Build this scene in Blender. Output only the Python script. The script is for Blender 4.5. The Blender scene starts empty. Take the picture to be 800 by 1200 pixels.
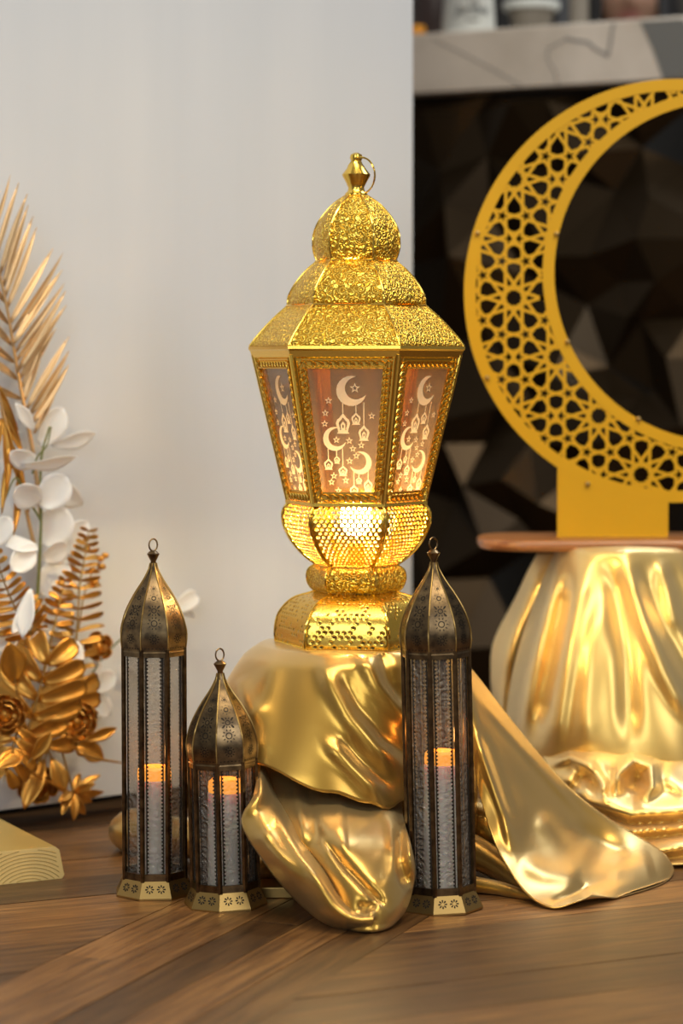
import bpy, bmesh, math, random
from mathutils import Vector, Matrix, geometry
from math import sin, cos, pi, radians as R, atan2, sqrt, exp
random.seed(7)
SC = bpy.context.scene
COL = SC.collection

# ------------------------------------------------------------------ camera
CH = 0.60; FPX = 2833.3; TH = math.atan(170/FPX)
cam_d = bpy.data.cameras.new('camera'); cam = bpy.data.objects.new('camera', cam_d); COL.objects.link(cam)
cam.location = (0, 0, CH); cam.rotation_euler = (pi/2-TH, 0, 0)
cam_d.sensor_fit = 'HORIZONTAL'; cam_d.sensor_width = 24; cam_d.lens = 85
cam_d.clip_start = .05
cam_d.dof.use_dof = True; cam_d.dof.focus_distance = 2.72; cam_d.dof.aperture_fstop = 2.8
SC.camera = cam

# ------------------------------------------------------------------ world, lights, exposure
W = bpy.data.worlds.new('world'); SC.world = W; W.use_nodes = True
bg = W.node_tree.nodes['Background']; bg.inputs[0].default_value = (.68, .66, .64, 1); bg.inputs[1].default_value = .30
SC.view_settings.view_transform = 'Standard'; SC.view_settings.look = 'None'
SC.view_settings.exposure = -0.12; SC.view_settings.gamma = 1; SC.view_settings.use_curve_mapping = False

def area(name, loc, target, size, power, color, size_y=None):
    l = bpy.data.lights.new(name, 'AREA'); l.energy = power; l.color = color
    l.shape = 'RECTANGLE'; l.size = size; l.size_y = size_y or size
    o = bpy.data.objects.new(name, l); COL.objects.link(o); o.location = loc
    o.rotation_euler = (Vector(target)-Vector(loc)).to_track_quat('-Z', 'Y').to_euler(); return o
def spot(name, loc, target, power, color, angle, radius=.05, blend=.5):
    l = bpy.data.lights.new(name, 'SPOT'); l.energy = power; l.color = color; l.spot_size = R(angle); l.shadow_soft_size = radius; l.spot_blend = blend
    o = bpy.data.objects.new(name, l); COL.objects.link(o); o.location = loc
    o.rotation_euler = (Vector(target)-Vector(loc)).to_track_quat('-Z', 'Y').to_euler(); return o
# shop-front window behind the photographer, tall, cool daylight
area('window_daylight', (-1.0, -1.6, 1.7), (-.1, 3, .5), 1.6, 45, (.86, .94, 1), 2.0)
area('window_daylight_right', (2.2, -.6, 2.1), (.2, 3, .3), 1.0, 34, (.95, .97, 1), 1.4)
# unseen soft light added overhead to brighten upward-facing surfaces
area('overhead_fill', (.35, 1.7, 2.75), (.2, 2.9, .2), 1.3, 34, (1, .92, .78), 1.3)
# cool ceiling panel over the bar
area('bar_ceiling_light', (1.1, 4.1, 2.75), (.7, 3.3, 0), 1.3, 34, (.86, .94, 1), 1.0)
# warm ceiling downlight, then a spot added to brighten the lantern roof
spot('downlight_front', (.9, 1.9, 2.6), (.25, 2.75, .1), 60, (1, .78, .45), 60, .05)
spot('lantern_roof_fill', (-.7, 1.7, 2.6), (.02, 2.83, .62), 70, (1, .84, .55), 26, .06, .7)

# ------------------------------------------------------------------ placing helpers
def P(px, py, Y):
    u = (px-400)/FPX; v = (py-600)/FPX
    d = Vector((u, cos(TH)-v*sin(TH), -(sin(TH)+v*cos(TH))))
    return Vector((0, 0, CH)) + d*(Y/d.y)
def F(px, py):
    u = (px-400)/FPX; v = (py-600)/FPX
    d = Vector((u, cos(TH)-v*sin(TH), -(sin(TH)+v*cos(TH))))
    return Vector((0, 0, CH)) + d*(CH/-d.z)
def proj(p):
    r = p-Vector((0, 0, CH))
    zc = r.y*cos(TH)-r.z*sin(TH); yc = -(r.y*sin(TH)+r.z*cos(TH))
    return 400+FPX*r.x/zc, 600+FPX*yc/zc

# ------------------------------------------------------------------ object helpers
WL = {}
def thing(name, label, cat, loc=(0, 0, 0), group=None):
    o = bpy.data.objects.new(name, None); COL.objects.link(o); o.location = loc; o.empty_display_size = .02
    o['label'] = label; o['category'] = cat
    if group: o['group'] = group
    WL[o] = Vector(loc); return o
def tag(o, label, cat, group=None):
    o['label'] = label; o['category'] = cat
    if group: o['group'] = group
    return o
def copy_tree(o, parent=None):
    c = o.copy(); COL.objects.link(c); c.parent = parent
    for ch in list(o.children): copy_tree(ch, c)
    return c

class MB:
    def __init__(s): s.v = []; s.f = []
    def add(s, vs, fs):
        n = len(s.v); s.v += [Vector(v) for v in vs]; s.f += [tuple(i+n for i in f) for f in fs]; return s
    def box(s, lo, hi, M=None):
        x0, y0, z0 = lo; x1, y1, z1 = hi
        vs = [Vector(p) for p in ((x0,y0,z0),(x1,y0,z0),(x1,y1,z0),(x0,y1,z0),(x0,y0,z1),(x1,y0,z1),(x1,y1,z1),(x0,y1,z1))]
        if M is not None: vs = [M @ v for v in vs]
        return s.add(vs, [(0,3,2,1),(4,5,6,7),(0,1,5,4),(1,2,6,5),(2,3,7,6),(3,0,4,7)])
    def loft(s, rings, closed=True, cap0=False, cap1=False):
        n = len(rings[0]); vs = [p for r in rings for p in r]; fs = []
        for i in range(len(rings)-1):
            for j in range(n if closed else n-1):
                k = (j+1) % n
                fs.append((i*n+j, i*n+k, (i+1)*n+k, (i+1)*n+j))
        if cap0: fs.append(tuple(range(n-1, -1, -1)))
        if cap1: fs.append(tuple((len(rings)-1)*n+j for j in range(n)))
        return s.add(vs, fs)
    def lathe(s, prof, n=24, rot=0, c=(0, 0, 0), cap0=False, cap1=False):
        c = Vector(c)
        return s.loft([[c+Vector((r*cos(rot+2*pi*k/n), r*sin(rot+2*pi*k/n), z)) for k in range(n)] for r, z in prof], True, cap0, cap1)
    def tube(s, pts, rad, n=8, closed=False, cap=True):
        pts = [Vector(p) for p in pts]; m = len(pts); rings = []
        rr = rad if isinstance(rad, (list, tuple)) else [rad]*m
        up = Vector((.13, .31, .94)).normalized()
        for i in range(m):
            if closed: t = pts[(i+1) % m]-pts[i-1]
            else: t = pts[min(i+1, m-1)]-pts[max(i-1, 0)]
            t = t.normalized() if t.length > 1e-9 else Vector((0, 0, 1))
            a = t.cross(up)
            if a.length < .05: a = t.cross(Vector((1, 0, 0)))
            a.normalize(); b = t.cross(a)
            rings.append([pts[i]+rr[i]*(cos(2*pi*k/n)*a+sin(2*pi*k/n)*b) for k in range(n)])
        if closed: rings.append(rings[0])
        return s.loft(rings, True, cap and not closed, cap and not closed)
    def ball(s, c, r, n=10, m=6, sc=(1, 1, 1)):
        c = Vector(c); prof = [(max(1e-5, sin(pi*i/m)), -cos(pi*i/m)) for i in range(m+1)]
        return s.loft([[c+Vector((r*q*cos(2*pi*k/n)*sc[0], r*q*sin(2*pi*k/n)*sc[1], r*z*sc[2])) for k in range(n)] for q, z in prof])
    def prism(s, poly, axis_o, ux, uy, depth):
        """poly of 2D points extruded along ux x uy"""
        nrm = ux.cross(uy).normalized()*depth; n = len(poly)
        a = [axis_o+ux*x+uy*y for x, y in poly]; b = [p+nrm for p in a]
        return s.add(a+b, [tuple(range(n-1, -1, -1)), tuple(range(n, 2*n))]+[(i, (i+1) % n, n+(i+1) % n, n+i) for i in range(n)])
    def build(s, name, m, parent=None, smooth=True, sharp=35, solid=0, bevel=0, subsurf=0, local=False, offset=-1):
        o0 = WL.get(parent, Vector()) if not local else Vector()
        me = bpy.data.meshes.new(name); me.from_pydata([v-o0 for v in s.v], [], s.f); me.update()
        o = bpy.data.objects.new(name, me); COL.objects.link(o); me.materials.append(m)
        if parent: o.parent = parent
        WL[o] = WL.get(parent, Vector()).copy()
        bm = bmesh.new(); bm.from_mesh(me); bmesh.ops.remove_doubles(bm, verts=bm.verts, dist=5e-6)
        bmesh.ops.recalc_face_normals(bm, faces=bm.faces)
        if smooth:
            for f in bm.faces: f.smooth = True
            for e in bm.edges:
                if len(e.link_faces) == 2 and e.calc_face_angle(0) > R(sharp): e.smooth = False
        bm.to_mesh(me); bm.free()
        if solid:
            md = o.modifiers.new('solid', 'SOLIDIFY'); md.thickness = solid; md.offset = offset
        if bevel:
            md = o.modifiers.new('bevel', 'BEVEL'); md.width = bevel; md.segments = 2; md.limit_method = 'ANGLE'
        if subsurf:
            md = o.modifiers.new('sub', 'SUBSURF'); md.levels = subsurf; md.render_levels = subsurf
        return o

def cr(p, t):
    n = len(p)-1; t = max(0, min(.999999, t))*n; i = int(t); f = t-i
    a = p[max(i-1, 0)] if i > 0 else [2*x-y for x, y in zip(p[0], p[1])]
    b, c = p[i], p[i+1]
    d = p[i+2] if i+2 <= n else [2*x-y for x, y in zip(p[n], p[n-1])]
    return [.5*((2*q)+(-o+r)*f+(2*o-5*q+4*r-w)*f*f+(-o+3*q-3*r+w)*f**3) for o, q, r, w in zip(a, b, c, d)]
def curve(p, n): return [cr(p, i/(n-1)) for i in range(n)]
def surf(grid, nu, nv):
    rows = [curve(r, nu) for r in grid]
    cols = [curve([r[i] for r in rows], nv) for i in range(nu)]
    return [[cols[i][j] for i in range(nu)] for j in range(nv)]

# ------------------------------------------------------------------ materials
def mat(name, color, rough=.5, metal=0., **kw):
    m = bpy.data.materials.new(name); m.use_nodes = True; b = m.node_tree.nodes['Principled BSDF']
    b.inputs['Base Color'].default_value = (*color, 1); b.inputs['Roughness'].default_value = rough; b.inputs['Metallic'].default_value = metal
    for k, v in kw.items(): b.inputs[k.replace('_', ' ')].default_value = v
    return m
def nn(m, t, **kw):
    n = m.node_tree.nodes.new(t)
    for k, v in kw.items():
        if hasattr(n, k): setattr(n, k, v)
        else: n.inputs[k.replace('_', ' ')].default_value = v
    return n
def lk(m, a, b): m.node_tree.links.new(a, b)
def bsdf(m): return m.node_tree.nodes['Principled BSDF']
def ramp(m, src, stops, interp='LINEAR'):
    r = nn(m, 'ShaderNodeValToRGB'); r.color_ramp.interpolation = interp; e = r.color_ramp.elements
    while len(e) < len(stops): e.new(.5)
    for q, (p, c) in zip(e, stops): q.position = p; q.color = (*c, 1)
    lk(m, src, r.inputs[0]); return r
def coords(m, scale=(1, 1, 1), rot=(0, 0, 0), loc=(0, 0, 0), kind='Object'):
    t = nn(m, 'ShaderNodeTexCoord'); mp = nn(m, 'ShaderNodeMapping')
    mp.inputs['Scale'].default_value = scale; mp.inputs['Rotation'].default_value = rot; mp.inputs['Location'].default_value = loc
    lk(m, t.outputs[kind], mp.inputs[0]); return mp.outputs[0]
def bump(m, h, strength, dist=.001):
    b = nn(m, 'ShaderNodeBump'); b.inputs['Strength'].default_value = strength; b.inputs['Distance'].default_value = dist
    lk(m, h, b.inputs['Height'])
    lk(m, b.outputs[0], bsdf(m).inputs['Normal']); return b
def filigree(m, scale, strength, dist, dark=None, light=None):
    """embossed scrollwork: warped voronoi cells and rings"""
    c = coords(m)
    nz = nn(m, 'ShaderNodeTexNoise', Scale=scale*.5, Detail=1.); lk(m, c, nz.inputs['Vector'])
    ad = nn(m, 'ShaderNodeMixRGB', blend_type='ADD'); ad.inputs[0].default_value = .006; lk(m, c, ad.inputs[1]); lk(m, nz.outputs['Color'], ad.inputs[2])
    v = nn(m, 'ShaderNodeTexVoronoi', Scale=scale); lk(m, ad.outputs[0], v.inputs['Vector'])
    w = nn(m, 'ShaderNodeMath', operation='MULTIPLY'); w.inputs[1].default_value = 15; lk(m, v.outputs['Distance'], w.inputs[0])
    sn = nn(m, 'ShaderNodeMath', operation='SINE'); lk(m, w.outputs[0], sn.inputs[0])
    if dark:
        r = ramp(m, sn.outputs[0], [(.18, dark), (.5, light)]); lk(m, r.outputs[0], bsdf(m).inputs['Base Color'])
    bump(m, sn.outputs[0], strength, dist)

M = {}
M['gold'] = mat('polished_gold', (.95, .62, .11), .2, 1)
M['gold_emboss'] = mat('embossed_gold', (.95, .60, .09), .34, 1); filigree(M['gold_emboss'], 150, .6, .002, (.75, .42, .04), (1, .72, .12))
M['gold_base'] = mat('gold_base', (.9, .58, .10), .26, 1)
nz = nn(M['gold_base'], 'ShaderNodeTexNoise', Scale=160., Detail=2.); lk(M['gold_base'], coords(M['gold_base']), nz.inputs['Vector']); bump(M['gold_base'], nz.outputs[0], .25, .001)
M['gold_perf'] = mat('pierced_gold', (.95, .62, .10), .25, 1)
M['bronze'] = mat('antique_bronze', (.30, .23, .14), .30, 1)
nz = nn(M['bronze'], 'ShaderNodeTexNoise', Scale=90., Detail=4.); lk(M['bronze'], coords(M['bronze']), nz.inputs['Vector'])
rp = ramp(M['bronze'], nz.outputs[0], [(.3, (.085, .058, .034)), (.7, (.26, .175, .085))]); lk(M['bronze'], rp.outputs[0], bsdf(M['bronze']).inputs['Base Color'])
M['bronze_dark'] = mat('engraved_bronze', (.035, .028, .02), .5, .8)
M['brass'] = mat('worn_brass', (.42, .27, .09), .40, 1)
M['black_hole'] = mat('punched_hole', (.006, .005, .004), .9)
M['print'] = mat('pale_print', (.95, .84, .62), .5)

def glass_mat(name, tint, clear, rough, bscale=0, bstr=0, gcol=(.8, .8, .8), fres=False):
    m = bpy.data.materials.new(name); m.use_nodes = True; nt = m.node_tree; b = bsdf(m)
    b.inputs['Base Color'].default_value = (*gcol, 1); b.inputs['Roughness'].default_value = rough; b.inputs['Specular IOR Level'].default_value = .7
    t = nn(m, 'ShaderNodeBsdfTransparent'); t.inputs[0].default_value = (*tint, 1)
    mx = nn(m, 'ShaderNodeMixShader'); mx.inputs[0].default_value = clear
    lk(m, b.outputs[0], mx.inputs[1]); lk(m, t.outputs[0], mx.inputs[2])
    if fres:                                             # reflects more and shows less through at a grazing angle
        lw = nn(m, 'ShaderNodeLayerWeight', Blend=.5); r_ = ramp(m, lw.outputs['Facing'], [(.45, (clear,)*3), (.9, (.06,)*3)]); lk(m, r_.outputs[0], mx.inputs[0])
    lk(m, mx.outputs[0], nt.nodes['Material Output'].inputs['Surface'])
    if bscale:
        c = coords(m); nz = nn(m, 'ShaderNodeTexNoise', Scale=bscale*.4, Detail=0.); lk(m, c, nz.inputs['Vector'])
        ad = nn(m, 'ShaderNodeMixRGB', blend_type='ADD'); ad.inputs[0].default_value = .012; lk(m, c, ad.inputs[1]); lk(m, nz.outputs['Color'], ad.inputs[2])
        v = nn(m, 'ShaderNodeTexVoronoi', Scale=bscale); lk(m, ad.outputs[0], v.inputs['Vector'])
        w = nn(m, 'ShaderNodeMath', operation='MULTIPLY'); w.inputs[1].default_value = 11; lk(m, v.outputs['Distance'], w.inputs[0])
        sn = nn(m, 'ShaderNodeMath', operation='SINE'); lk(m, w.outputs[0], sn.inputs[0])
        bump(m, sn.outputs[0], bstr, .0012)
    return m
M['pane'] = glass_mat('clear_lantern_glass', (.72, .68, .62), .52, .07, gcol=(.25, .18, .12), fres=True)
M['pane_embossed'] = glass_mat('embossed_lantern_glass', (.98, .97, .95), .80, .22, 110, 1.0, (.36, .31, .26))

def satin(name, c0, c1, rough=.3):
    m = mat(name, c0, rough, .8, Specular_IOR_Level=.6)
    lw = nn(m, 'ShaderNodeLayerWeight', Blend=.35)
    r = ramp(m, lw.outputs['Facing'], [(0, c0), (.9, c1)]); lk(m, r.outputs[0], bsdf(m).inputs['Base Color'])  # pale sheen painted into the base colour towards grazing angles
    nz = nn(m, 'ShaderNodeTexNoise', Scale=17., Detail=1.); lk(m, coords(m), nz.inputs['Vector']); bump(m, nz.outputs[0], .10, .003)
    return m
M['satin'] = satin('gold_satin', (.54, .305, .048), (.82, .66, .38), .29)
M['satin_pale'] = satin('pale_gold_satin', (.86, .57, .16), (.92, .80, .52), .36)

M['panel'] = mat('white_panel_paint', (.74, .735, .72), .55)
c = coords(M['panel'], (9, 9, .9)); nz = nn(M['panel'], 'ShaderNodeTexNoise', Scale=1.6, Detail=5.); lk(M['panel'], c, nz.inputs['Vector'])
rp = ramp(M['panel'], nz.outputs[0], [(.3, (.665, .685, .71)), (.7, (.70, .715, .735))]); lk(M['panel'], rp.outputs[0], bsdf(M['panel']).inputs['Base Color'])
M['black'] = mat('black_plinth', (.008, .008, .008), .8)
M['facet'] = mat('dark_bronze_facet', (.044, .028, .0135), .28, .7, Specular_IOR_Level=.3)
M['marble'] = mat('white_marble', (.62, .56, .46), .5)
c = coords(M['marble'], (3, 3, 3)); nz = nn(M['marble'], 'ShaderNodeTexNoise', Scale=2.5, Detail=6.); lk(M['marble'], c, nz.inputs['Vector'])
rp = ramp(M['marble'], nz.outputs[0], [(.35, (.56, .48, .39)), (.6, (.70, .61, .51))]); lk(M['marble'], rp.outputs[0], bsdf(M['marble']).inputs['Base Color'])
M['vein'] = mat('marble_vein_grey', (.27, .25, .23), .4)
M['grey_stone'] = mat('grey_marble', (.17, .165, .15), .5)
M['moon'] = mat('mustard_board', (.62, .335, .004), .5, 0, Specular_IOR_Level=.3)
M['wood_board'] = mat('varnished_board', (.30, .12, .04), .3)
c = coords(M['wood_board'], (4, 40, 40)); nz = nn(M['wood_board'], 'ShaderNodeTexNoise', Scale=2., Detail=5.); lk(M['wood_board'], c, nz.inputs['Vector'])
rp = ramp(M['wood_board'], nz.outputs[0], [(.3, (.22, .075, .022)), (.7, (.42, .18, .06))]); lk(M['wood_board'], rp.outputs[0], bsdf(M['wood_board']).inputs['Base Color'])

def wood(name, cols, ang):
    m = mat(name, cols[0], .42); tc = nn(m, 'ShaderNodeTexCoord'); oi = nn(m, 'ShaderNodeObjectInfo')
    ad = nn(m, 'ShaderNodeVectorMath', operation='ADD'); lk(m, tc.outputs['Object'], ad.inputs[0])
    sc = nn(m, 'ShaderNodeVectorMath', operation='SCALE'); sc.inputs['Scale'].default_value = 7.; cb = nn(m, 'ShaderNodeCombineXYZ')
    lk(m, oi.outputs['Random'], cb.inputs[0]); lk(m, oi.outputs['Random'], cb.inputs[1]); lk(m, cb.outputs[0], sc.inputs[0]); lk(m, sc.outputs[0], ad.inputs[1])
    mp = nn(m, 'ShaderNodeMapping'); mp.vector_type = 'TEXTURE'; mp.inputs['Rotation'].default_value = (0, 0, ang); mp.inputs['Scale'].default_value = (.30, .022, .1); lk(m, ad.outputs[0], mp.inputs[0])
    nz = nn(m, 'ShaderNodeTexNoise', Scale=2.2, Detail=6., Roughness=.62, Distortion=.5); lk(m, mp.outputs[0], nz.inputs['Vector'])
    r = ramp(m, nz.outputs[0], [(.28, cols[0]), (.5, cols[1]), (.72, cols[2])])
    hs = nn(m, 'ShaderNodeHueSaturation'); mr = nn(m, 'ShaderNodeMapRange'); mr.inputs[3].default_value = .42; mr.inputs[4].default_value = 1.5
    lk(m, oi.outputs['Random'], mr.inputs[0]); lk(m, mr.outputs[0], hs.inputs['Value']); lk(m, r.outputs[0], hs.inputs['Color']); lk(m, hs.outputs[0], bsdf(m).inputs['Base Color'])
    bump(m, nz.outputs[0], .25, .002); return m
WA, WB = R(90-22), R(90-65)
M['plankA'] = wood('walnut_plank_long', [(.055, .023, .007), (.155, .068, .019), (.29, .14, .042)], WA)
M['plankB'] = wood('walnut_plank_cross', [(.055, .023, .007), (.155, .068, .019), (.29, .14, .042)], WB)
M['joint'] = mat('floor_joint', (.02, .012, .006), .9)

# ------------------------------------------------------------------ floor of planks
mb = MB(); mb.box((-3, .6, -.03), (3, 7, -.006)); floor = mb.build('floor', M['joint'], None, False); floor['kind'] = 'structure'
def plank(poly, m, dz):
    mb = MB(); mb.prism([(p[0], p[1]) for p in poly], Vector((0, 0, -.006)), Vector((1, 0, 0)), Vector((0, 1, 0)), .006+dz)
    return mb.build('plank', m, floor, False)
dA = Vector((sin(R(22)), cos(R(22)))); nA = Vector((cos(R(22)), -sin(R(22)))); oA = Vector((-.217, 2.609))
dB = Vector((sin(R(65)), cos(R(65))))
g = .0006
wA = .0575; nb = 5
for k in range(nb):                                   # long planks running away from the camera
    a0 = k*wA+g; a1 = (k+1)*wA-g; t = -2.2+random.random()*.4
    while t < 3.5:
        L = random.uniform(.9, 1.3)
        q = [oA+nA*a+dA*b for a, b in ((a0, t+g), (a1, t+g), (a1, t+L-g), (a0, t+L-g))]
        plank(q, M['plankA'], random.uniform(-.0006, .0002)); t += L
wB = .10
c65 = dA.dot(dB); s65 = nA.dot(dB)                     # cross planks, mitred against the long ones
for side in (-1, 1):
    off = 0 if side < 0 else nb*wA
    step = wB/s65
    t = -2.6
    while t < 3.6:
        for seg in range(2 if side < 0 else 2):
            La, Lb = (seg*1.3+g, (seg+1)*1.3-g)
            q = [oA+nA*off+dA*(t+g/s65)+dB*La*side, oA+nA*off+dA*(t+g/s65)+dB*Lb*side, oA+nA*off+dA*(t+step-g/s65)+dB*Lb*side, oA+nA*off+dA*(t+step-g/s65)+dB*La*side]
            cx = sum((p.x for p in q))/4; cy = sum((p.y for p in q))/4
            if -2.6 < cx < 2.6 and .8 < cy < 6.6:
                plank(q if side > 0 else q[::-1], M['plankB'], random.uniform(-.0006, .0002))
        t += step

# ------------------------------------------------------------------ white partition panel, left
pA = P(0, 950, 3.10); pdir = Vector((1.25, 1, 0)).normalized(); pn = Vector((pdir.y, -pdir.x, 0))   # pn faces the camera
Rp = P(483, 600, 1); kx = Rp.x/Rp.y
tR = (kx*pA.y-pA.x)/(pdir.x-kx*pdir.y)
def wallpt(px, off=0.0):
    """depth Y at which the panel face (moved off metres to the viewer) meets column px"""
    k = (px-400)/FPX*1.0
    o = pA+pn*off; t = (k*o.y-o.x)/(pdir.x-k*pdir.y); return o.y+pdir.y*t
Mw = Matrix.Translation(Vector((pA.x, pA.y, 0))) @ Matrix((( pdir.x, -pn.x, 0, 0), (pdir.y, -pn.y, 0, 0), (0, 0, 1, 0), (0, 0, 0, 1)))
zb = pA.z
mb = MB(); mb.box((-1.6, 0, zb), (tR, .045, 2.5), Mw); o = mb.build('wall_left', M['panel'], None, False, bevel=.001); o['kind'] = 'structure'
mb = MB(); mb.box((-1.6, .10, 0), (tR-.03, .14, zb+.001), Mw); o = mb.build('baseboard_left', M['black'], None, False); o['kind'] = 'structure'

# ------------------------------------------------------------------ bar counter with faceted front
b0 = P(483, 110, 4.30); b1d = Vector((1.97, -1, 0)).normalized(); bn = Vector((-b1d.y, b1d.x, 0))*-1   # bn to the viewer
def barY(px, off=0.):
    k = (px-400)/FPX; o = b0+bn*off; t = (k*o.y-o.x)/(b1d.x-k*b1d.y); return o.y+b1d.y*t
def barP(px, py, off=0.):
    return P(px, py, barY(px, off))
Mb = Matrix.Translation(Vector((b0.x, b0.y, 0))) @ Matrix(((b1d.x, -bn.x, 0, 0), (b1d.y, -bn.y, 0, 0), (0, 0, 1, 0), (0, 0, 0, 1)))
zl = b0.z; zt = zl+.104
bar = thing('bar_counter', 'bar counter with white marble slab top and dark faceted front behind the yellow crescent', 'counter', (b0.x, b0.y, 0))
mb = MB(); mb.box((-.5, 0, zl), (1.5, .40, zt), Mb); slab = mb.build('countertop', M['marble'], bar, False, bevel=.003)
mb = MB(); mb.box((-.5, .05, 0), (1.5, .36, zl), Mb); mb.build('carcass', M['black'], bar, False)
def strip(mb, pts, w, off):
    for (x0, y0), (x1, y1), in zip(pts, pts[1:]):
        a = barP(x0, y0, off); b = barP(x1, y1, off); d = (b-a).normalized(); s = d.cross(bn)*w
        a -= d*w*.6; b += d*w*.6
        mb.add([a-s, b-s, b+s, a+s, a-s-bn*.002, b-s-bn*.002, b+s-bn*.002, a+s-bn*.002], [(0, 1, 2, 3), (0, 4, 5, 1), (2, 6, 7, 3), (1, 5, 6, 2), (3, 7, 4, 0)])
for pts, w_, o_ in (([(653, 98), (650, 84), (641, 69), (641, 57), (650, 52), (663, 46)], .0008, .0004), ([(663, 44), (671, 47), (688, 49), (697, 57), (712, 65), (715, 48), (716, 38), (719, 27)], .0021, .0005), ([(506, 45), (540, 62), (575, 80), (610, 100)], .0010, .0003)):
    mb = MB(); strip(mb, pts, w_, o_); mb.build('marble_vein', M['vein'], slab, False)
mb = MB(); pts = [barP(x, y, .0008) for x, y in ((750, 25.5), (800, 22), (815, 50), (838, 87), (777, 92), (764, 56))]
mb.add(pts+[p-bn*.003 for p in pts], [tuple(range(6))]+[(i, i+6, (i+1) % 6+6, (i+1) % 6) for i in range(6)])
mb.build('grey_band', M['grey_stone'], slab, False)['label'] = 'dark grey slanting band in the white marble'
# facets: hand placed ridge and valley points, delaunay, every facet its own panel
fp = [(750, 280, .075), (675, 357, .0), (745, 463, .0), (754, 458, .0), (690, 300, .05), (720, 330, .02), (770, 330, .06), (780, 420, .05), (700, 430, .0), (712, 470, .045), (620, 520, .05), (560, 520, .02), (545, 570, .06), (630, 590, .05), (600, 610, .02), (570, 640, .06), (520, 520, .05), (510, 300, .0), (560, 250, .0), (520, 240, .05), (640, 200, .0), (670, 180, .05), (760, 230, .05), (740, 170, .0), (592, 561, .07), (708, 222, .0), (790, 190, .0), (800, 372, .0), (735, 372, .045), (742, 376, .015), (655, 405, .02), (648, 440, .05),
      (578, 478, .05), (588, 482, .01), (610, 470, .0), (530, 300, .07), (500, 200, .0), (560, 180, .01), (600, 120, .06), (640, 118, .05), (490, 130, .03), (545, 130, .0),
      (690, 130, .0), (740, 120, .06), (800, 120, .0), (500, 400, .0), (560, 400, .0), (490, 500, .065), (520, 590, .0), (500, 680, .05), (560, 680, .0), (620, 640, .0), (660, 560, .0),
      (700, 520, .06), (690, 620, .03), (760, 580, .0), (800, 500, .06), (850, 280, .07), (860, 420, .0), (870, 180, .0), (840, 600, .0), (900, 520, .05), (600, 320, .0), (610, 230, .06), (640, 300, .05),
      (540, 760, .06), (500, 840, .0), (600, 760, .0), (680, 740, .05), (760, 700, .0), (840, 720, .05), (600, 860, .05), (720, 850, .0), (860, 860, .0), (440, 160, .0), (430, 320, .0), (430, 560, .0), (430, 720, .0), (900, 300, 0), (920, 120, 0), (940, 420, 0), (930, 650, 0), (950, 800, 0), (420, 105, 0), (470, 106, 0), (560, 106, .0), (660, 104, 0), (770, 100, 0), (850, 98, 0)]
Mbi = Mb.inverted()
lv = []
for px, py, h in fp:
    q = Mbi @ barP(px, py); lv.append((q.x, min(q.z, zl-.004), h))
for x in (-.45, -.2, .1, .4, .8, 1.1, 1.45): lv.append((x, .01, 0))
for x, z in ((-.45, .5), (-.45, 1.0), (1.45, .5), (1.45, 1.0), (1.2, .75), (1.15, .3), (1.2, zl-.004), (-.45, zl-.004)): lv.append((x, z, 0))
vs, es, fs, ov, oe, of = geometry.delaunay_2d_cdt([Vector((a, b)) for a, b, h in lv], [], [], 0, 1e-5)
for f in fs:
    hs = [lv[ov[i][0]][2] for i in f]; cen = sum((vs[i] for i in f), Vector((0, 0)))/3
    tri = [cen+(vs[i]-cen)*.992 for i in f]
    front = [Mb @ Vector((p.x, -(h-.05), p.y)) for p, h in zip(tri, hs)]; back = [Mb @ Vector((p.x, .052, p.y)) for p in tri]
    mb = MB(); mb.add(front+back, [(0, 1, 2), (5, 4, 3), (0, 3, 4, 1), (1, 4, 5, 2), (2, 5, 3, 0)])
    mb.build('facet_panel', M['facet'], bar, False)

# room behind the bar
M['backwall'] = mat('brown_wall', (.10, .085, .07), .8)
mb = MB(); mb.box((-3, 6.4, 0), (3, 6.5, 3)); o = mb.build('wall_back', M['backwall'], None, False); o['kind'] = 'structure'
# ------------------------------------------------------------------ large gold lantern
AX = P(417, 755, 2.83).x; AY = 2.83
Z0 = P(417, 752, 2.83).z                                # top of the draped pedestal
HR = R(-90-7.5-30)                                      # first corner; a flat side nearly faces the camera
def hexpt(c, r, k, z, n=6, rot=HR): return c+Vector((r*cos(rot+2*pi*k/n), r*sin(rot+2*pi*k/n), z))
def face_fn(c, prof, k, n, rot):
    """surface of one flat-sided face: u across, s along the profile (by length)"""
    L = [0]
    for (r0, z0), (r1, z1) in zip(prof, prof[1:]): L.append(L[-1]+sqrt((r1-r0)**2+(z1-z0)**2))
    def S(u, s):
        d = max(0, min(1, s))*L[-1]; i = 0
        while i < len(L)-2 and d > L[i+1]: i += 1
        f = (d-L[i])/(L[i+1]-L[i]); r = prof[i][0]+(prof[i+1][0]-prof[i][0])*f; z = prof[i][1]+(prof[i+1][1]-prof[i][1])*f
        a = hexpt(c, r, k, z, n, rot); b = hexpt(c, r, k+1, z, n, rot); u = max(0, min(1, u)); return a.lerp(b, u)
    rm = sum(p[0] for p in prof)/len(prof)
    return S, L[-1], 2*rm*sin(pi/n)
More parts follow.
